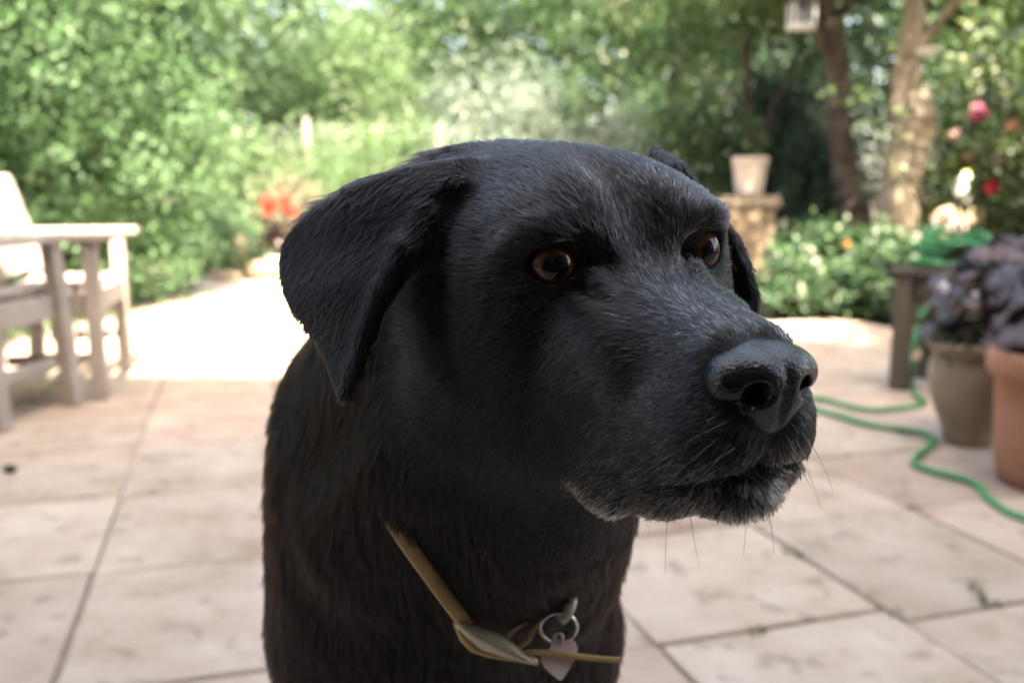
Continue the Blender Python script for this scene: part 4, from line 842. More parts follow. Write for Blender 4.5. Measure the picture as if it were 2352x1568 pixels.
def head_sdf(p):                                    # p in head centimetres
    q = p.copy(); q[:, 1] = np.abs(q[:, 1])
    d = ell(q, (-6.2, 0, 0.15), (6.8, 5.6, 4.1))                                     # braincase
    d = smin(d, ell(q, (-3.4, 1.9, 0.85), (3.5, 2.7, 2.5)), 2.4)                      # frontal bosses
    d = smin(d, ell(q, (-4.9, 4.5, -2.9), (4.6, 2.4, 4.6)), 2.2)                     # cheeks
    d = smin(d, ell(q, (-1.7, 3.8, 1.70), (2.0, 1.35, 0.66), roty(14)), 1.2)          # brows
    d = smin(d, cone(q, (-1.5, 0, -3.6), (6.4, 0, -4.6), 3.5, 2.55), 1.6)            # muzzle
    d = smin(d, cone(q, (0.3, 0.9, -2.2), (7.0, 0.85, -3.1), 1.55, 1.35), 1.2)       # bridge
    d = smin(d, ell(q, (6.9, 1.25, -5.4), (2.2, 1.7, 1.9)), 1.0)                     # whisker pads
    d = smin(d, ell(q, (3.9, 2.25, -6.8), (4.1, 1.45, 2.9)), 1.2)                     # flews
    d = smin(d, ell(q, (2.7, 3.15, -8.0), (2.0, 0.95, 2.15), roty(-8)), 0.6)           # lip corner
    d = smin(d, ell(q, (-3.6, 2.3, -6.2), (4.2, 2.4, 2.7)), 2.0)                     # rear jaw
    d = smin(d, ell(q, (1.3, 3.05, -3.75), (2.9, 1.2, 2.2)), 1.5)                     # below the eye
    jaw = cone(q, (-3.0, 0, -7.2), (5.4, 0, -8.25), 2.0, 1.4)
    jaw = smin(jaw, ell(q, (6.85, 0, -8.05), (1.9, 1.85, 1.25)), 0.8)
    d = smin(d, jaw, 0.7)
    zl = np.where(q[:, 0] > 2.0, -7.0 + 0.36 * (q[:, 0] - 8.4) - 0.012 * (q[:, 0] - 8.4) ** 2, -9.8 + 0.5 * (2.0 - q[:, 0]))
    slit = np.maximum(np.maximum(np.abs(q[:, 2] - zl) - 0.05, np.maximum(q[:, 0] - 10.5, 6.0 - q[:, 0])), -(d + 0.40))
    d = smax(d, -slit, 0.30)
    # median furrow on the forehead and in the stop
    d = smax(d, -cone(q, (-5.0, 0, 5.75), (0.6, 0, 1.75), 0.5, 0.55), 2.2)
    # eye sockets and lids
    e = q - EYE_C; r = np.sqrt((e ** 2).sum(1))
    d = smax(d, -ell(q, EYE_C + 1.1 * GAZE + np.array([.25, -.75, -.1]), (1.35, 1.35, 0.95)), 0.9)
    d = smax(d, -(r - (EYE_R + 0.12)), 0.25)
    g = e @ GAZE; sx = (e @ E_SIDE); sy = (e @ E_UP)
    up = np.clip(1.00 - 0.62 * ((sx - 0.16) / 1.16) ** 2, -2, 2); lo = np.clip(-0.92 + 0.66 * ((sx - 0.10) / 1.18) ** 2, -2, 2)
    opening = np.maximum(np.maximum(sy - up, lo - sy), 0.25 - g)
    lid = np.abs(r - (EYE_R + 0.12)) - 0.11
    lid = smax(lid, -opening, 0.10); lid = np.maximum(lid, -(g + 0.1))
    d = smin(d, lid, 0.35)
    d = smax(d, -cone(q, (0.45, 2.95, -0.72), (1.75, 2.62, -1.75), 0.16, 0.10), 0.30)          # crease from the inner corner of the eye
    d = smin(d, cone(q, (0.75, 2.45, -0.55), (1.9, 2.25, -1.45), 0.32, 0.25), 0.5)
    d = smin(d, np.minimum(cone(q, (-0.25, 3.95, 1.65), (-0.95, 4.9, 1.2), 0.26, 0.30), cone(q, (-0.95, 4.9, 1.2), (-1.9, 5.5, 0.1), 0.30, 0.20)), 0.8)   # bony rim of the brow
    near = np.abs((p - EAR_B) @ EN) < 6
    near &= ((p - (EAR_B + 0.45 * EAR_LEN * EU)) ** 2).sum(1) < 11 ** 2
    if near.any(): d[near] = smin(d[near], ear_near_sdf(p[near]), 0.9)
    far = p[:, 1] > 2.5
    if far.any():
        pf = p[far]; de = None
        for t in EAR_L['tris']:
            dt = tri_d(pf, *(EAR_L['pts'][i] for i in t)); de = dt if de is None else np.minimum(de, dt)
        d[far] = smin(d[far], de - 0.30, 0.9)
    return d

BODY = [  # (a, b, ra, rb, k) world metres; the dog sits facing the camera
]
def body_sdf(P):
    w = lambda x: np.asarray(x, P.dtype)
    d = cone(P, h2w((-9.0, -0.3, -3.8)), (-0.062, 0.605, 0.60), 0.062, 0.088)                  # neck
    d = smin(d, cone(P, h2w((-10.5, -3.0, -1.8)), (-0.09, 0.66, 0.62), 0.045, 0.066), 0.05)    # nape
    d = smin(d, cone(P, h2w(px_pt(1035, 492, .490)), h2w(px_pt(800, 560, .520)), 0.023, 0.025), 0.035)   # scruff behind the ear
    d = smin(d, cone(P, h2w((-4.5, 0, -8.0)), (0.006, 0.550, 0.57), 0.034, 0.064), 0.05)      # throat
    d = smin(d, ell(P, (-0.050, 0.625, 0.505), (0.088, 0.098, 0.150)), 0.06)                   # chest front
    d = smin(d, ell(P, (-0.114, 0.640, 0.545), (0.036, 0.075, 0.110)), 0.035)                  # shoulders
    d = smin(d, ell(P, (0.026, 0.615, 0.545), (0.030, 0.065, 0.090)), 0.030)
    d = smin(d, cone(P, h2w((-2.8, -1.2, -9.3)), (-0.005, 0.505, 0.575), 0.018, 0.026), 0.035)  # dewlap
    d = smin(d, cone(P, h2w((-7.5, -6.2, -8.0)), (-0.085, 0.535, 0.575), 0.020, 0.030), 0.035)   # neck fold
    d = smin(d, cone(P, (-0.055, 0.67, 0.49), (-0.07, 0.90, 0.27), 0.100, 0.120), 0.08)        # trunk
    d = smin(d, ell(P, (-0.075, 0.98, 0.17), (0.135, 0.15, 0.145)), 0.08)                      # rump
    for s in (-1, 1):
        cx = -0.045
        d = smin(d, cone(P, (cx + s * 0.062, 0.640, 0.45), (cx + s * 0.064, 0.615, 0.28), 0.050, 0.034), 0.05)   # upper arm
        d = smin(d, cone(P, (cx + s * 0.064, 0.615, 0.28), (cx + s * 0.066, 0.60, 0.055), 0.034, 0.025), 0.02)  # foreleg
        d = smin(d, ell(P, (cx + s * 0.066, 0.575, 0.026), (0.033, 0.052, 0.026)), 0.02)                          # paw
        d = smin(d, ell(P, (-0.075 + s * 0.125, 0.93, 0.17), (0.055, 0.135, 0.125)), 0.05)                        # thigh
        d = smin(d, cone(P, (-0.075 + s * 0.14, 0.83, 0.14), (-0.075 + s * 0.145, 0.90, 0.05), 0.045, 0.035), 0.03)
        d = smin(d, cone(P, (-0.075 + s * 0.145, 0.97, 0.04), (-0.075 + s * 0.15, 0.76, 0.03), 0.034, 0.028), 0.03)   # hind foot
    d = smin(d, cone(P, (-0.08, 1.10, 0.08), (-0.20, 1.36, 0.035), 0.04, 0.026), 0.03)       # tail
    return d
def dog_sdf(P):
    d = body_sdf(P)
    near = ((P - h2w((-2, 0, -2))) ** 2).sum(1) < 0.24 ** 2
    if near.any():
        h = head_sdf(w2h(P[near])) * 0.01
        d[near] = smin(d[near], h, 0.045)
    return d

M_SKIN = material('black_skin', (0.006, 0.0055, 0.0055), 0.62, 0.25)
dogV, dogF = surface_nets(dog_sdf, (-0.36, 0.24, -0.012), (0.24, 1.42, 0.90), DOG_H)
for _ in range(3):
    dogV -= dog_sdf(dogV)[:, None] * grad(dog_sdf, dogV) * 0.9
dog = mesh_np('dog', dogV, dogF, M_SKIN)
tag(dog, 'black labrador with a greying chin sitting close in the foreground, head turned aside', 'dog')
M_NOSE = material('nose_leather', (0.004, 0.0037, 0.004), 0.36, 0.15)
def head_piece(name, f, lo, hi, h, mat):
    V, F = surface_nets(f, lo, hi, h, 4)
    for _ in range(2): V -= f(V)[:, None] * grad(f, V, 0.02) * 0.9
    return mesh_np(name, h2w(V), F, mat, dog)
head_piece('nose', nose_sdf, (5.4, -3, -6.6), (10.6, 3, -1.2), 0.07, M_NOSE)
# the nose is pebbled
_N, _L, _b = nodes(M_NOSE); _tc = _N.new('ShaderNodeTexCoord'); _v = _N.new('ShaderNodeTexVoronoi'); _v.inputs['Scale'].default_value = 900; _L.new(_tc.outputs['Object'], _v.inputs['Vector'])
_bp = _N.new('ShaderNodeBump'); _bp.invert = True; _bp.inputs['Strength'].default_value = 0.55; _bp.inputs['Distance'].default_value = 0.0006; _b.inputs['Coat Weight'].default_value = 0.6; _b.inputs['Coat Roughness'].default_value = 0.17
_b2 = _N.new('ShaderNodeBump'); _b2.invert = True; _b2.inputs['Strength'].default_value = 0.40; _b2.inputs['Distance'].default_value = 0.0006; _L.new(_v.outputs['Distance'], _b2.inputs['Height']); _L.new(_b2.outputs[0], _b.inputs['Coat Normal']); _L.new(_v.outputs['Distance'], _bp.inputs['Height']); _L.new(_bp.outputs[0], _b.inputs['Normal'])
# eyes: clear cornea over a brown iris, looking along their own Z axis
M_EYE = material('brown_eye', (0.05, 0.02, 0.008), 0.02, 0.6); _N, _L, _b = nodes(M_EYE)
_tc = _N.new('ShaderNodeTexCoord'); _nm = _N.new('ShaderNodeVectorMath'); _nm.operation = 'NORMALIZE'; _L.new(_tc.outputs['Object'], _nm.inputs[0])
_sx = _N.new('ShaderNodeSeparateXYZ'); _L.new(_nm.outputs[0], _sx.inputs[0]); _ac = _N.new('ShaderNodeMath'); _ac.operation = 'ARCCOSINE'; _L.new(_sx.outputs['Z'], _ac.inputs[0])
_n = _N.new('ShaderNodeTexNoise'); _n.inputs['Scale'].default_value = 9; _n.inputs['Detail'].default_value = 4; _cx = _N.new('ShaderNodeMapping'); _cx.inputs['Scale'].default_value = (1, 1, 0.1); _L.new(_nm.outputs[0], _cx.inputs[0]); _L.new(_cx.outputs[0], _n.inputs['Vector'])
_ma = _N.new('ShaderNodeMath'); _ma.operation = 'MULTIPLY_ADD'; _ma.inputs[1].default_value = 0.10; _L.new(_n.outputs['Fac'], _ma.inputs[0]); _L.new(_ac.outputs[0], _ma.inputs[2])
_rp = ramp(_N, [(0.0, (0.002, 0.002, 0.002)), (0.46, (0.003, 0.002, 0.002)), (0.50, (0.05, 0.018, 0.006)), (0.62, (0.15, 0.054, 0.016)), (0.80, (0.075, 0.026, 0.008)), (0.90, (0.010, 0.006, 0.004)), (1.0, (0.012, 0.008, 0.006))])
_L.new(_ma.outputs[0], _rp.inputs[0]); _L.new(_rp.outputs[0], _b.inputs['Base Color']); _b.inputs['Specular IOR Level'].default_value = 0.40
for s in (-1, 1):
    me = bpy.data.meshes.new('eye'); bm = bmesh.new(); bmesh.ops.create_uvsphere(bm, u_segments=64, v_segments=48, radius=EYE_R * 0.01)
    for v in bm.verts:                                # the cornea stands a little proud
        an = math.acos(max(-1, min(1, v.co.z / (EYE_R * 0.01)))); v.co *= 1 + 0.055 * math.exp(-(an / 0.55) ** 4)
    bm.to_mesh(me); bm.free(); me.materials.append(M_EYE)
    for pl in me.polygons: pl.use_smooth = True
    o = bpy.data.objects.new('eye', me); COL.objects.link(o); o.parent = dog
    o.location = h2w(EYE_C * (1, s, 1))
    look = HEAD_R @ np.array([math.cos(R(15)), s * math.sin(R(15)) - 0.05, 0.02]); o.rotation_mode = 'QUATERNION'; o.rotation_quaternion = Vector(look).to_track_quat('Z', 'Y')

# ---------------------------------------------------------------- the coat: hair laid along guides
GUIDES = [((7.2, 0, -1.5), (-1, 0, .1)), ((5, 3, -4.2), (-1, .15, -.30)), ((7.6, 2.2, -5), (-.8, .4, -.65)), ((9, .6, -6), (-.2, .6, -.9)), ((8.4, 1.2, -6.3), (-.5, .5, -.8)),
          ((3, 3.6, -7), (-.8, .1, -.7)), ((.5, 4.2, -9), (-.75, 0, -.55)), ((6.5, .8, -9.6), (-.9, 0, -.35)), ((8.5, 0, -8.4), (-.05, .25, -1)), ((5, 2, -8.8), (-.8, .1, -.6)),
          ((2.2, 0, -.9), (-1, 0, .5)), ((.6, 0, .6), (-.7, 0, 1)), ((.6, 1.8, 0), (-.7, .2, 1)), ((-3, 0, 4), (-1, 0, .3)), ((-2.2, 2.5, 3.2), (-1, .35, .3)), ((-.6, 3.4, 1.9), (-.6, .8, .55)), ((-1.6, 4.8, 1.1), (-.9, .5, -.15)),
          ((.4, 4.3, -2), (-.8, .2, -.55)), ((1.2, 2.4, -1.2), (-.45, .6, -.75)), ((2.2, 2.8, -2.6), (-.9, .3, -.4)), ((-4, 6.5, -3), (-1, 0, -.30)), ((-3, 5, -8), (-.8, 0, -.6)), ((-3.2, 5.6, .6), (-1, .2, -.25)),
          ((-8, 2, 4.2), (-1, .15, -.35)), ((-10, 4, 2), (-1, .2, -.5)), ((-3, 0, -11), (-.7, 0, -.7)), ((1, 0, -10.5), (-.9, 0, -.3))]
def coat_flow(P):
    """direction of growth at world points, and the hair's length (m) there"""
    H = w2h(P); n = len(P)
    gp, gd = [], []
    for a, b in GUIDES:
        for sgn in ((1, -1) if a[1] else (1,)):
            gp.append((a[0], a[1] * sgn, a[2])); gd.append((b[0], b[1] * sgn, b[2]))
    gp, gd = np.array(gp), np.array(gd, float); gd /= np.linalg.norm(gd, axis=1, keepdims=True)
    D2 = ((H[:, None, :] - gp[None]) ** 2).sum(2) + 0.6
    W = D2 ** -2.2; W /= W.sum(1, keepdims=True)
    dirh = (W @ gd) @ HEAD_R.T
    # the body's own flow
    dirb = np.zeros((n, 3)); yy = np.clip((P[:, 1] - 0.56) / 0.22, 0, 1)[:, None]
    front = np.array([0.0, 0.12, -1.0]); back = np.array([0.0, 0.85, -0.55])
    dirb = front * (1 - yy) + back * yy
    dirb[:, 0] += np.clip((P[:, 0] + 0.05) * 2.5, -.4, .4)
    hd = np.sqrt(((P - h2w((0, 0, -3))) ** 2).sum(1))
    m = np.clip((hd - 0.105) / 0.05, 0, 1)[:, None]; m = m * m * (3 - 2 * m)
    d = dirh * (1 - m) + dirb * m
    # lengths
    gl = np.array([0.5 if a[0] > 4.5 and a[2] > -5.5 else 0.7 for a, b in GUIDES for sgn in ((1, -1) if a[1] else (1,))])
    for i, g in enumerate(gp):
        if g[2] < -8 and g[0] > -2: gl[i] = 0.80
        elif g[0] < 1 and g[2] > 1: gl[i] = 0.85
        elif g[0] < -7: gl[i] = 0.7
        elif g[0] < -2: gl[i] = 1.0
    lh = W @ gl * 0.0072
    lb = 0.018 + 0.004 * np.clip((P[:, 1] - .5) * 4, 0, 1)
    lb = np.where(P[:, 2] < 0.22, 0.012, lb)
    L = lh * (1 - m[:, 0]) + lb * m[:, 0]
    # the ears
    q = H - EAR_B; de = np.full(n, 9.0)
    ne = (np.abs(q @ EN) < 5) & (q @ EU > -1.5) & (q @ EU < EAR_LEN + 2)
    if ne.any(): de[ne] = ear_near_sdf(H[ne])
    me = np.clip((0.45 - de) / 0.4, 0, 1)[:, None] * np.clip((q @ EU + 0.9) / 1.2, 0, 1)[:, None]
    eo = EAR_OUT - EAR_B; eo = eo / np.linalg.norm(eo); ed = (0.80 * EU + 0.45 * eo); ed /= np.linalg.norm(ed)
    d = d * (1 - me) + (ed @ HEAD_R.T) * me
    L = L * (1 - me[:, 0]) + 0.0040 * me[:, 0]
    fe = np.zeros(n); sel = H[:, 1] > 2.5
    if sel.any():
        dl = None
        for t_ in EAR_L['tris']:
            x_ = tri_d(H[sel], *(EAR_L['pts'][i] for i in t_)); dl = x_ if dl is None else np.minimum(dl, x_)
        fe[sel] = np.clip((0.60 - dl) / 0.2, 0, 1)
    d = d * (1 - fe[:, None]) + np.array([0.1, 0.1, -1.0]) * fe[:, None]; L = L * (1 - fe) + 0.0040 * fe
    nb = np.clip((3.0 - np.linalg.norm(H - px_pt(1022, 365, .438), axis=1)) / 1.0, 0, 1); L = L * (1 - nb) + 0.0025 * nb
    return d, L, m[:, 0], me[:, 0], H
def smooth_noise(P, freq, seed):
    rg = np.random.default_rng(seed); out = np.zeros(len(P))
    for k in range(5):
        f = rg.normal(0, freq, 3); out += np.sin(P @ f + rg.uniform(0, 6.28))
    return out / 2.5
def grow(V, F, n_total, seed=3):
    rg = np.random.default_rng(seed)
    A = V[F[:, 0]]; B = V[F[:, 1]]; C_ = V[F[:, 2]]; D_ = V[F[:, 3]]
    cen = (A + B + C_ + D_) / 4
    nrm = np.cross(C_ - A, D_ - B); area = np.linalg.norm(nrm, axis=1) / 2
    dist = np.linalg.norm(cen - h2w((0, 0, -3)), axis=1)
    wgt = np.where(dist < 0.15, 1.0, np.where((cen[:, 1] < 0.72) & (cen[:, 2] > 0.40), 0.45, 0.10))
    pr = area * wgt; pr /= pr.sum()
    fi = rg.choice(len(F), n_total, p=pr)
    u, v = rg.random(n_total)[:, None], rg.random(n_total)[:, None]
    P = (A[fi] * (1 - u) + B[fi] * u) * (1 - v) + (D_[fi] * (1 - u) + C_[fi] * u) * v
    H = w2h(P); keep = nose_mask(H) > 0.0
    Hq = H.copy(); Hq[:, 1] = np.abs(Hq[:, 1]); e = Hq - EYE_C; r = np.linalg.norm(e, axis=1)
    keep &= ~((r < EYE_R + 0.42) & ((e @ GAZE) > 0.46 * r))
    keep &= P[:, 2] > 0.004
    P = P[keep]; fi = fi[keep]
    N = grad(dog_sdf, P, 0.0015)
    d, L, m, me, H = coat_flow(P)
    # hairs lie in small locks; each lock has a lean and a lift of its own
    def cells(size):
        key = np.floor((P + 0.12 * size[:, None] * rg.normal(0, 1, P.shape)) / size[:, None]).astype(np.int64) + 100000
        _, iv = np.unique((key[:, 0] * 400009 + key[:, 1]) * 400009 + key[:, 2], return_inverse=True); return iv
    inv = cells(np.where(m > 0.5, 0.0032, 0.0016)); big = cells(np.where(m > 0.5, 0.011, 0.0058))
    r1 = rg.normal(0, 1, (inv.max() + 1, 4))[inv]; r2 = rg.normal(0, 1, (big.max() + 1, 4))[big]
    d = d / (np.linalg.norm(d, axis=1, keepdims=True) + 1e-9)
    amp = (0.62 + 0.10 * m - 0.22 * me)[:, None]
    d = d + (0.30 * smooth_noise(P, 55, 5)[:, None] * np.cross(N, d) + 0.17 * r1[:, :3] + 0.10 * r2[:, :3] + rg.normal(0, 0.07, P.shape)) * amp
    t = d - (d * N).sum(1, keepdims=True) * N; t /= np.linalg.norm(t, axis=1, keepdims=True) + 1e-9
    L = L * rg.uniform(0.75, 1.15, len(P)) * (1 + 0.10 * r1[:, 3])
    lift = np.radians(10 + 5 * m - 2 * me + (3.4 - 1.2 * me) * r1[:, 3] + (2.0 - 1.0 * me) * r2[:, 3] + rg.normal(0, 2.0, len(P)))
    chin = (H[:, 2] < -7.5) & (H[:, 0] > -2.5) & (m < 0.5)
    lift = np.clip(lift + np.where(chin, np.radians(6), 0), np.radians(3), np.radians(45))
    S = np.array([0, 0.3, 0.65, 1.0])
    pts = P[:, None, :] + L[:, None, None] * (t[:, None, :] * (np.cos(lift)[:, None] * S)[:, :, None] + N[:, None, :] * (np.sin(lift)[:, None] * (S - 0.35 * S ** 2) - 0.02)[:, :, None])
    cnt = np.bincount(inv); mean = np.stack([np.bincount(inv, weights=pts[:, 3, a]) / cnt for a in range(3)], 1)[inv]
    dl = mean - pts[:, 3]; pull = 0.50 * rg.uniform(0.6, 1.0, len(P))
    for k, s_ in enumerate(S): pts[:, k] += dl * (pull * s_ ** 1.3)[:, None]
    return P, N, pts, L, m, me, H, inv
def hair_object(name, pts, rad, col, mat, parent, gloss=None):
    n, k = pts.shape[:2]
    hc = bpy.data.hair_curves.new(name); hc.add_curves([k] * n)
    hc.attributes['position'].data.foreach_set('vector', pts.astype(np.float32).ravel())
    ra = hc.attributes.get('radius') or hc.attributes.new('radius', 'FLOAT', 'POINT')
    ra.data.foreach_set('value', rad.astype(np.float32).ravel())
    ca = hc.attributes.new('coat_colour', 'FLOAT_COLOR', 'CURVE')
    ca.data.foreach_set('color', np.concatenate([col, np.ones((n, 1))], 1).astype(np.float32).ravel())
    ga = hc.attributes.new('painted_sheen', 'FLOAT', 'CURVE'); ga.data.foreach_set('value', np.full(n, 1.45, np.float32) if gloss is None else gloss.astype(np.float32))
    hc.materials.append(mat); o = bpy.data.objects.new(name, hc); COL.objects.link(o); o.parent = parent
    return o
M_FUR = bpy.data.materials.new('dog_hair'); M_FUR.use_nodes = True
_t = M_FUR.node_tree; _t.nodes.remove(_t.nodes['Principled BSDF'])
_h = _t.nodes.new('ShaderNodeBsdfHairPrincipled'); _h.parametrization = 'COLOR'
_at = _t.nodes.new('ShaderNodeAttribute'); _at.attribute_name = 'coat_colour'
_t.links.new(_at.outputs['Color'], _h.inputs['Color']); _t.links.new(_h.outputs[0], _t.nodes['Material Output'].inputs['Surface'])
_h.inputs['Roughness'].default_value = 0.15; _h.inputs['Radial Roughness'].default_value = 0.35; _h.inputs['Coat'].default_value = 0.0; _ag = _t.nodes.new('ShaderNodeAttribute'); _ag.attribute_name = 'painted_sheen'; _t.links.new(_ag.outputs['Fac'], _h.inputs['IOR'])
SC.cycles_curves.shape = 'RIBBONS'
P_, N_, pts_, L_, m_, me_, H_, inv_ = grow(dogV, dogF, FUR_N)
rg = np.random.default_rng(9)
col_ = np.tile(np.array([0.0030, 0.0026, 0.0026]), (len(P_), 1)) * rg.uniform(0.6, 1.5, (len(P_), 1))
col_ = col_ * (1 + m_[:, None] * np.array([0.9, 0.40, 0.2]))
# grey and tawny hairs on the chin, the lip edge and a few on the muzzle
q_ = H_.copy(); q_[:, 1] = np.abs(q_[:, 1])
g_ = np.clip((-8.5 - q_[:, 2]) / 1.3, 0, 1) * np.clip((q_[:, 0] - 0.2) / 1.0, 0, 1) * np.clip((q_[:, 1] + 2.0 - np.clip(-q_[:, 0], 0, 9)) , 0, 1)
g2_ = np.clip((-5.8 - q_[:, 2]) / 1.5, 0, 1) * np.clip((q_[:, 0] - 6.8) / 1.5, 0, 1)
g_ = np.maximum(g_, 0.75 * g2_) * (1 - m_)
pick = rg.random(len(P_)) < g_ * 0.86
col_[pick] = np.array([0.60, 0.50, 0.38]) * rg.uniform(0.4, 1.2, (pick.sum(), 1))
pick = rg.random(len(P_)) < np.clip((q_[:, 0] - 1) / 5, 0, 1) * 0.05 * (1 - m_)
col_[pick] = np.array([0.12, 0.10, 0.09])
br_ = np.exp(-((np.abs(q_[:, 1]) / 2.0) ** 2)) * np.clip((q_[:, 0] + 3.5) / 3.0, 0, 1) * np.clip((q_[:, 2] + 4.0) / 1.2, 0, 1) * (1 - m_)  # grey bridge and forehead hairs, partly standing in for sky sheen
pick = rg.random(len(P_)) < br_ * 0.22
col_[pick] = np.array([0.19, 0.185, 0.185]) * rg.uniform(0.4, 1.1, (pick.sum(), 1))
rad_ = np.array([0.00013, 0.00012, 0.00009, 0.00003])[None] * np.where(m_ > 0.5, 1.35, 1.0)[:, None] * rg.uniform(0.7, 1.2, (len(P_), 1))
far_ = (P_[:, 1] > 0.74) | (P_[:, 2] < 0.38); rad_[far_] *= 2.4
lowm_ = np.clip((-5.2 - q_[:, 2]) / 2.0, 0, 1) * np.clip((q_[:, 0] - 1.0) / 2.0, 0, 1) * (1 - m_) * (1 - g_)
pick = rg.random(len(P_)) < lowm_ * 0.22
col_[pick] = np.array([0.13, 0.105, 0.08]) * rg.uniform(0.5, 1.2, (pick.sum(), 1))
# sky sheen put in by region: raised on crown, muzzle, ears, lowered elsewhere
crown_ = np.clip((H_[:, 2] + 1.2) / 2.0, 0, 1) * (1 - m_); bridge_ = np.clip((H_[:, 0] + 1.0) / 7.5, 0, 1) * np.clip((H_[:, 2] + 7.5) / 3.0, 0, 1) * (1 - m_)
eye_ = np.exp(-(np.linalg.norm(q_ - EYE_C - np.array([.8, 0, -1.2]), axis=1) / 3.6) ** 2)  # raised below the eye to lighten the shade there
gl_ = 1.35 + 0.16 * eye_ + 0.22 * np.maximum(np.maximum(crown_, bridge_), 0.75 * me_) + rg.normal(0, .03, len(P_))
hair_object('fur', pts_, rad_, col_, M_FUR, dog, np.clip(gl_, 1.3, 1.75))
# ---------------------------------------------------------------- the collar with its tag
def hit(u, v, start=.30):                             # where a sight line first meets the dog's skin
    d = ray(u, v); d = d / np.linalg.norm(d); t = start
    for _ in range(90):
        q = dog_sdf((CAMV + d * t)[None])[0]; t += max(q * 0.8, 0.0004)
        if q < 0.0005: break
    return CAMV + d * t
M_LEATHER = mottled('tan_leather', [(0.3, (0.46, 0.29, 0.115)), (0.7, (0.60, 0.41, 0.19))], 60, rough=.6, bump=.35, bscale=500, dist=.0008)
M_BUCKLE = mottled('worn_brass', [(0.3, (0.44, 0.37, 0.24)), (0.7, (0.60, 0.53, 0.38))], 90, rough=.42, bump=.2, bscale=600, dist=.0006, spec=.5); M_BUCKLE.node_tree.nodes['Principled BSDF'].inputs['Metallic'].default_value = .35
M_TAG = mottled('pink_enamel', [(0.3, (0.74, 0.50, 0.41)), (0.7, (0.82, 0.60, 0.52))], 80, rough=.4, bump=.15, bscale=500, dist=.0005); M_TAG.node_tree.nodes['Principled BSDF'].inputs['Metallic'].default_value = .3
M_STEEL = material('steel_ring', (.55, .54, .53), .25, .5, 1.0)
def ribbon(name, path, nrm, w_, t_, mat, parent, closed=False):
    """a strap: path centre line, nrm the outward side at each point"""
    path = np.asarray(path, float); nrm = np.asarray(nrm, float); T = (np.roll(path, -1, 0) - np.roll(path, 1, 0)) if closed else np.gradient(path, axis=0)
    T /= np.linalg.norm(T, axis=1, keepdims=True); nrm = nrm - T * (nrm * T).sum(1, keepdims=True); nrm /= np.linalg.norm(nrm, axis=1, keepdims=True); S = np.cross(T, nrm)
    w_ = np.broadcast_to(np.asarray(w_, float), (len(path),))[:, None]; prof = [(-.5, -.5), (-.46, .5), (0, .62), (.46, .5), (.5, -.5)]; k = len(prof); n = len(path)
    V = np.stack([path + S * w_ * a + nrm * t_ * b for a, b in prof], 1).reshape(-1, 3); m = n if closed else n - 1
    i = np.arange(m)[:, None]; j = np.arange(k)[None]; i2 = (i + 1) % n; j2 = (j + 1) % k
    F = np.stack([np.broadcast_to(i * k + j, (m, k)), np.broadcast_to(i * k + j2, (m, k)), np.broadcast_to(i2 * k + j2, (m, k)), np.broadcast_to(i2 * k + j, (m, k))], -1).reshape(-1, 4)
    return mesh_np(name, V, F, mat, parent)
pA, pB, pC = hit(870, 1150), hit(1075, 1432), hit(1320, 1390)
cn = np.cross(pB - pA, pC - pA); cn /= np.linalg.norm(cn); cn *= np.sign(cn[2])
cc = (pA + pC) / 2 + np.array([0.0, 0.075, 0.0]); cc -= cn * ((cc - pA) @ cn)
e1 = pB - cc; e1 -= cn * (e1 @ cn); e1 /= np.linalg.norm(e1); e2 = np.cross(cn, e1)
angs = np.linspace(0, 2 * math.pi, 120, endpoint=False); loop = []
for a in angs:
    d = e1 * math.cos(a) + e2 * math.sin(a); t = 0.02
    for _ in range(120):
        q = dog_sdf((cc + d * t)[None])[0]
        if q > -0.0004: break
        t += max(-q * 0.8, 0.0008)
    loop.append(cc + d * t)
loop = np.array(loop)
lead = np.exp(-(np.minimum(angs, 2 * math.pi - angs) / 0.55) ** 2)
outd = loop - cc; outd /= np.linalg.norm(outd, axis=1, keepdims=True)
loop = loop + outd * -0.022
collar = thing('dog_collar', tuple(pB), 'narrow tan leather collar with buckle hanging round the neck of the dog', 'collar')
def rl(p): return np.asarray(p, float) - pB
fpx = [(790, 1010), (830, 1085), (870, 1150), (930, 1240), (1000, 1338), (1050, 1404), (1078, 1436)]; foff = [-.022, -.018, -.009, .005, .0115, .014, .015]
fh = [hit(*q) for q in fpx]; fp = [p - ray(*q) / np.linalg.norm(ray(*q)) * o_ for p, q, o_ in zip(fh, fpx, foff)]
fp = catmull(fp, 8); back_ = (angs > R(135)) & (angs < R(225)); ribbon('strap', rl(loop[back_]), outd[back_], 0.0125, 0.0032, M_LEATHER, collar)
ribbon('strap', rl(fp), np.tile(-CAM_AX[:, 2] + .7 * CAM_AX[:, 1], (len(fp), 1)), 0.0080, 0.0030, M_LEATHER, collar)
ZD = np.linalg.norm((pB - CAMV) @ CAM_AX[:, 2]) if False else float((pB - CAMV) @ CAM_AX[:, 2]) - .018
def cp(u, v, dz=0.0):                                 # a point in front of the chest
    return rl(CAMV + CAM_AX @ np.array([(u - 1176) / 2140.3, -(v - 784) / 2140.3, 1.0]) * (ZD + dz))
tow = -CAM_AX[:, 2]
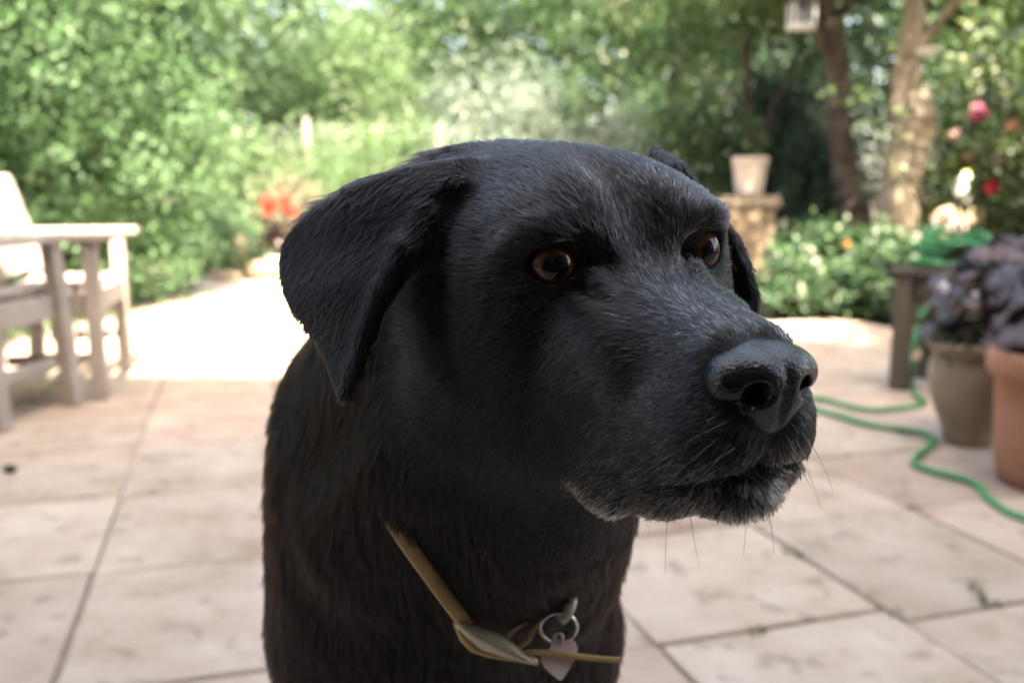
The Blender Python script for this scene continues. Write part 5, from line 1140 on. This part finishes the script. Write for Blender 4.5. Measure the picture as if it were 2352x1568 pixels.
# brass plate buckle: two curved leaves, one over the other
def leaf_plate(name, L, Rr, bulge, th, mat):
    L = np.array(L); Rr = np.array(Rr); n = len(L); k = 7; V = []
    for i in range(n):
        for j in range(k):
            s = j / (k - 1); V.append(L[i] * (1 - s) + Rr[i] * s + tow * bulge * (1 - (2 * s - 1) ** 2))
    V = np.array(V); V2 = V - tow * th; m = n * k; F = []
    for i in range(n - 1):
        for j in range(k - 1):
            a = i * k + j; F.append((a, a + 1, a + k + 1, a + k)); F.append((m + a, m + a + k, m + a + k + 1, m + a + 1))
    for i in range(n - 1):
        a = i * k; F.append((a, a + k, m + a + k, m + a)); a = i * k + k - 1; F.append((a, m + a, m + a + k, a + k))
    for j in range(k - 1):
        F.append((j, m + j, m + j + 1, j + 1)); a = (n - 1) * k + j; F.append((a, a + 1, m + a + 1, m + a))
    return mesh_np(name, np.concatenate([V, V2]), F, mat, collar)
leaf_plate('buckle_plate', [cp(1046, 1436), cp(1070, 1462), cp(1106, 1492), cp(1150, 1508), cp(1200, 1522), cp(1234, 1527)], [cp(1060, 1424), cp(1098, 1440), cp(1140, 1452), cp(1176, 1474), cp(1206, 1500), cp(1237, 1514)], .0035, .0012, M_BUCKLE)
leaf_plate('keeper', [cp(1040, 1430, .004), cp(1056, 1470, .005), cp(1082, 1497, .006), cp(1120, 1509, .006), cp(1170, 1517, .005)], [cp(1052, 1422, .004), cp(1072, 1456, .005), cp(1106, 1486, .006), cp(1150, 1500, .006), cp(1196, 1514, .005)], .002, .0012, M_LEATHER)
# thin leather loops and the free end of the strap
def cord(name, pts, w_, t_, n=8): 
    P = catmull(pts, n); N = np.tile(tow, (len(P), 1)) + 0.25 * np.array([0, 0, 1.0]); return ribbon(name, P, N, w_, t_, M_LEATHER, collar)
cord('leather_loop', [cp(1166, 1462, .004), cp(1180, 1446, .004), cp(1205, 1430, .006), cp(1232, 1420, .010), cp(1258, 1402, .014)], .0024, .0022)
cord('leather_loop', [cp(1192, 1486, .003), cp(1214, 1470, .004), cp(1226, 1445, .006), cp(1240, 1420, .009), cp(1262, 1400, .013)], .0024, .0022)
cord('strap_end', [cp(1202, 1500, .002), cp(1232, 1497, .0), cp(1280, 1500, -.003), cp(1340, 1508, -.004), cp(1400, 1514, -.004), cp(1424, 1515, -.004)], .0030, .0026)
_c = cord('clasp', [cp(1314, 1356, .006), cp(1311, 1385, .002), cp(1302, 1408, .0), cp(1286, 1424, .0)], .0068, .003); _c.data.materials[0] = M_BUCKLE
# split ring and the heart shaped tag
ring_c = cp(1283, 1440, .004); a = np.linspace(0, 2 * math.pi, 40, endpoint=False); rr_ = 43 / 2140.3 * ZD
rx = CAM_AX[:, 0]; ry = CAM_AX[:, 1] * .88 + tow * .35; ry = ry / np.linalg.norm(ry)
tube('ring', ring_c + rr_ * (np.cos(a)[:, None] * rx + np.sin(a)[:, None] * ry), .0009, M_STEEL, collar, 8, closed=True)
tube('ring', ring_c + tow * .0012 + (rr_ - .0003) * (np.cos(a)[:, None] * rx + np.sin(a)[:, None] * ry), .0008, M_STEEL, collar, 8, closed=True)
heart = thing('heart_tag', tuple(pB + cp(1285, 1476, .003)), 'pink heart shaped metal name tag hanging from the ring of the collar', 'tag')
H0 = cp(1285, 1476, .003)
hpx = [(1285 + (u_ - 1285) * 1.12, v_) for u_, v_ in [(1284, 1480), (1292, 1471), (1304, 1466), (1316, 1472), (1322, 1486), (1320, 1504), (1312, 1522), (1302, 1540), (1290, 1560), (1284, 1560), (1270, 1548), (1256, 1534), (1248, 1520), (1247, 1508), (1256, 1498), (1266, 1488), (1268, 1474), (1276, 1468), (1283, 1467)]]
hp_ = [cp(u, v, .003 - (v - 1476) / 90 * .012) - H0 for u, v in hpx]
hp_ = [Vector(p) for p in hp_]; bm = bmesh.new(); A = [bm.verts.new(p + Vector(tow) * .0007) for p in hp_]; B = [bm.verts.new(p - Vector(tow) * .0007) for p in hp_]; bm.faces.new(A); bm.faces.new(B[::-1])
for i in range(len(A)): bm.faces.new((A[i], B[i], B[(i + 1) % len(A)], A[(i + 1) % len(A)]))
bmesh.ops.triangulate(bm, faces=[f for f in bm.faces if len(f.verts) > 4]); bm_obj('plate', bm, M_TAG, heart)
lug = np.array([cp(1276, 1474, .003), cp(1274, 1462, .003), cp(1283, 1454, .003), cp(1292, 1460, .003), cp(1291, 1472, .003)]) - H0
tube('lug', catmull(lug, 5), .0009, M_TAG, heart, 8)
# whiskers
def whisker_set():
    rg = np.random.default_rng(77); P, D, Ln = [], [], []
    for k in range(14):
        u, v = rg.uniform(1440, 1800), rg.uniform(1085, 1180); P.append(hit(u, v)); D.append((rg.normal(-.15, .3), rg.normal(-.3, .2), -1.0)); Ln.append(rg.uniform(.010, .022))
    for k in range(7):
        u, v = rg.uniform(1480, 1720), rg.uniform(960, 1080); P.append(hit(u, v)); D.append((-1.0, -.25, -.45 + rg.normal(0, .2))); Ln.append(rg.uniform(.018, .032))
    for k in range(8):
        u, v = rg.uniform(1800, 1850), rg.uniform(990, 1090); P.append(hit(u, v)); D.append((.5, .0, -1 + rg.normal(0, .2))); Ln.append(rg.uniform(.010, .022))
    P = np.array(P); D = np.array(D, float); D /= np.linalg.norm(D, axis=1, keepdims=True); N = grad(dog_sdf, P, .0015); Ln = np.array(Ln)[:, None]
    S = np.linspace(0, 1, 7); D2 = D * .8 + N * .45
    pts = np.stack([P + Ln * (D2 * s_ + (D - D2) * s_ * s_ * .5 + np.array([0, 0, -.12]) * s_ * s_) for s_ in S], 1)
    rad = np.linspace(.00014, .00004, 7)[None] * np.ones((len(P), 1)); col = np.tile([.02, .018, .016], (len(P), 1)); col[14:17] = [.10, .10, .11]
    return hair_object('whiskers', pts, rad, col, M_FUR, dog)
whisker_set()
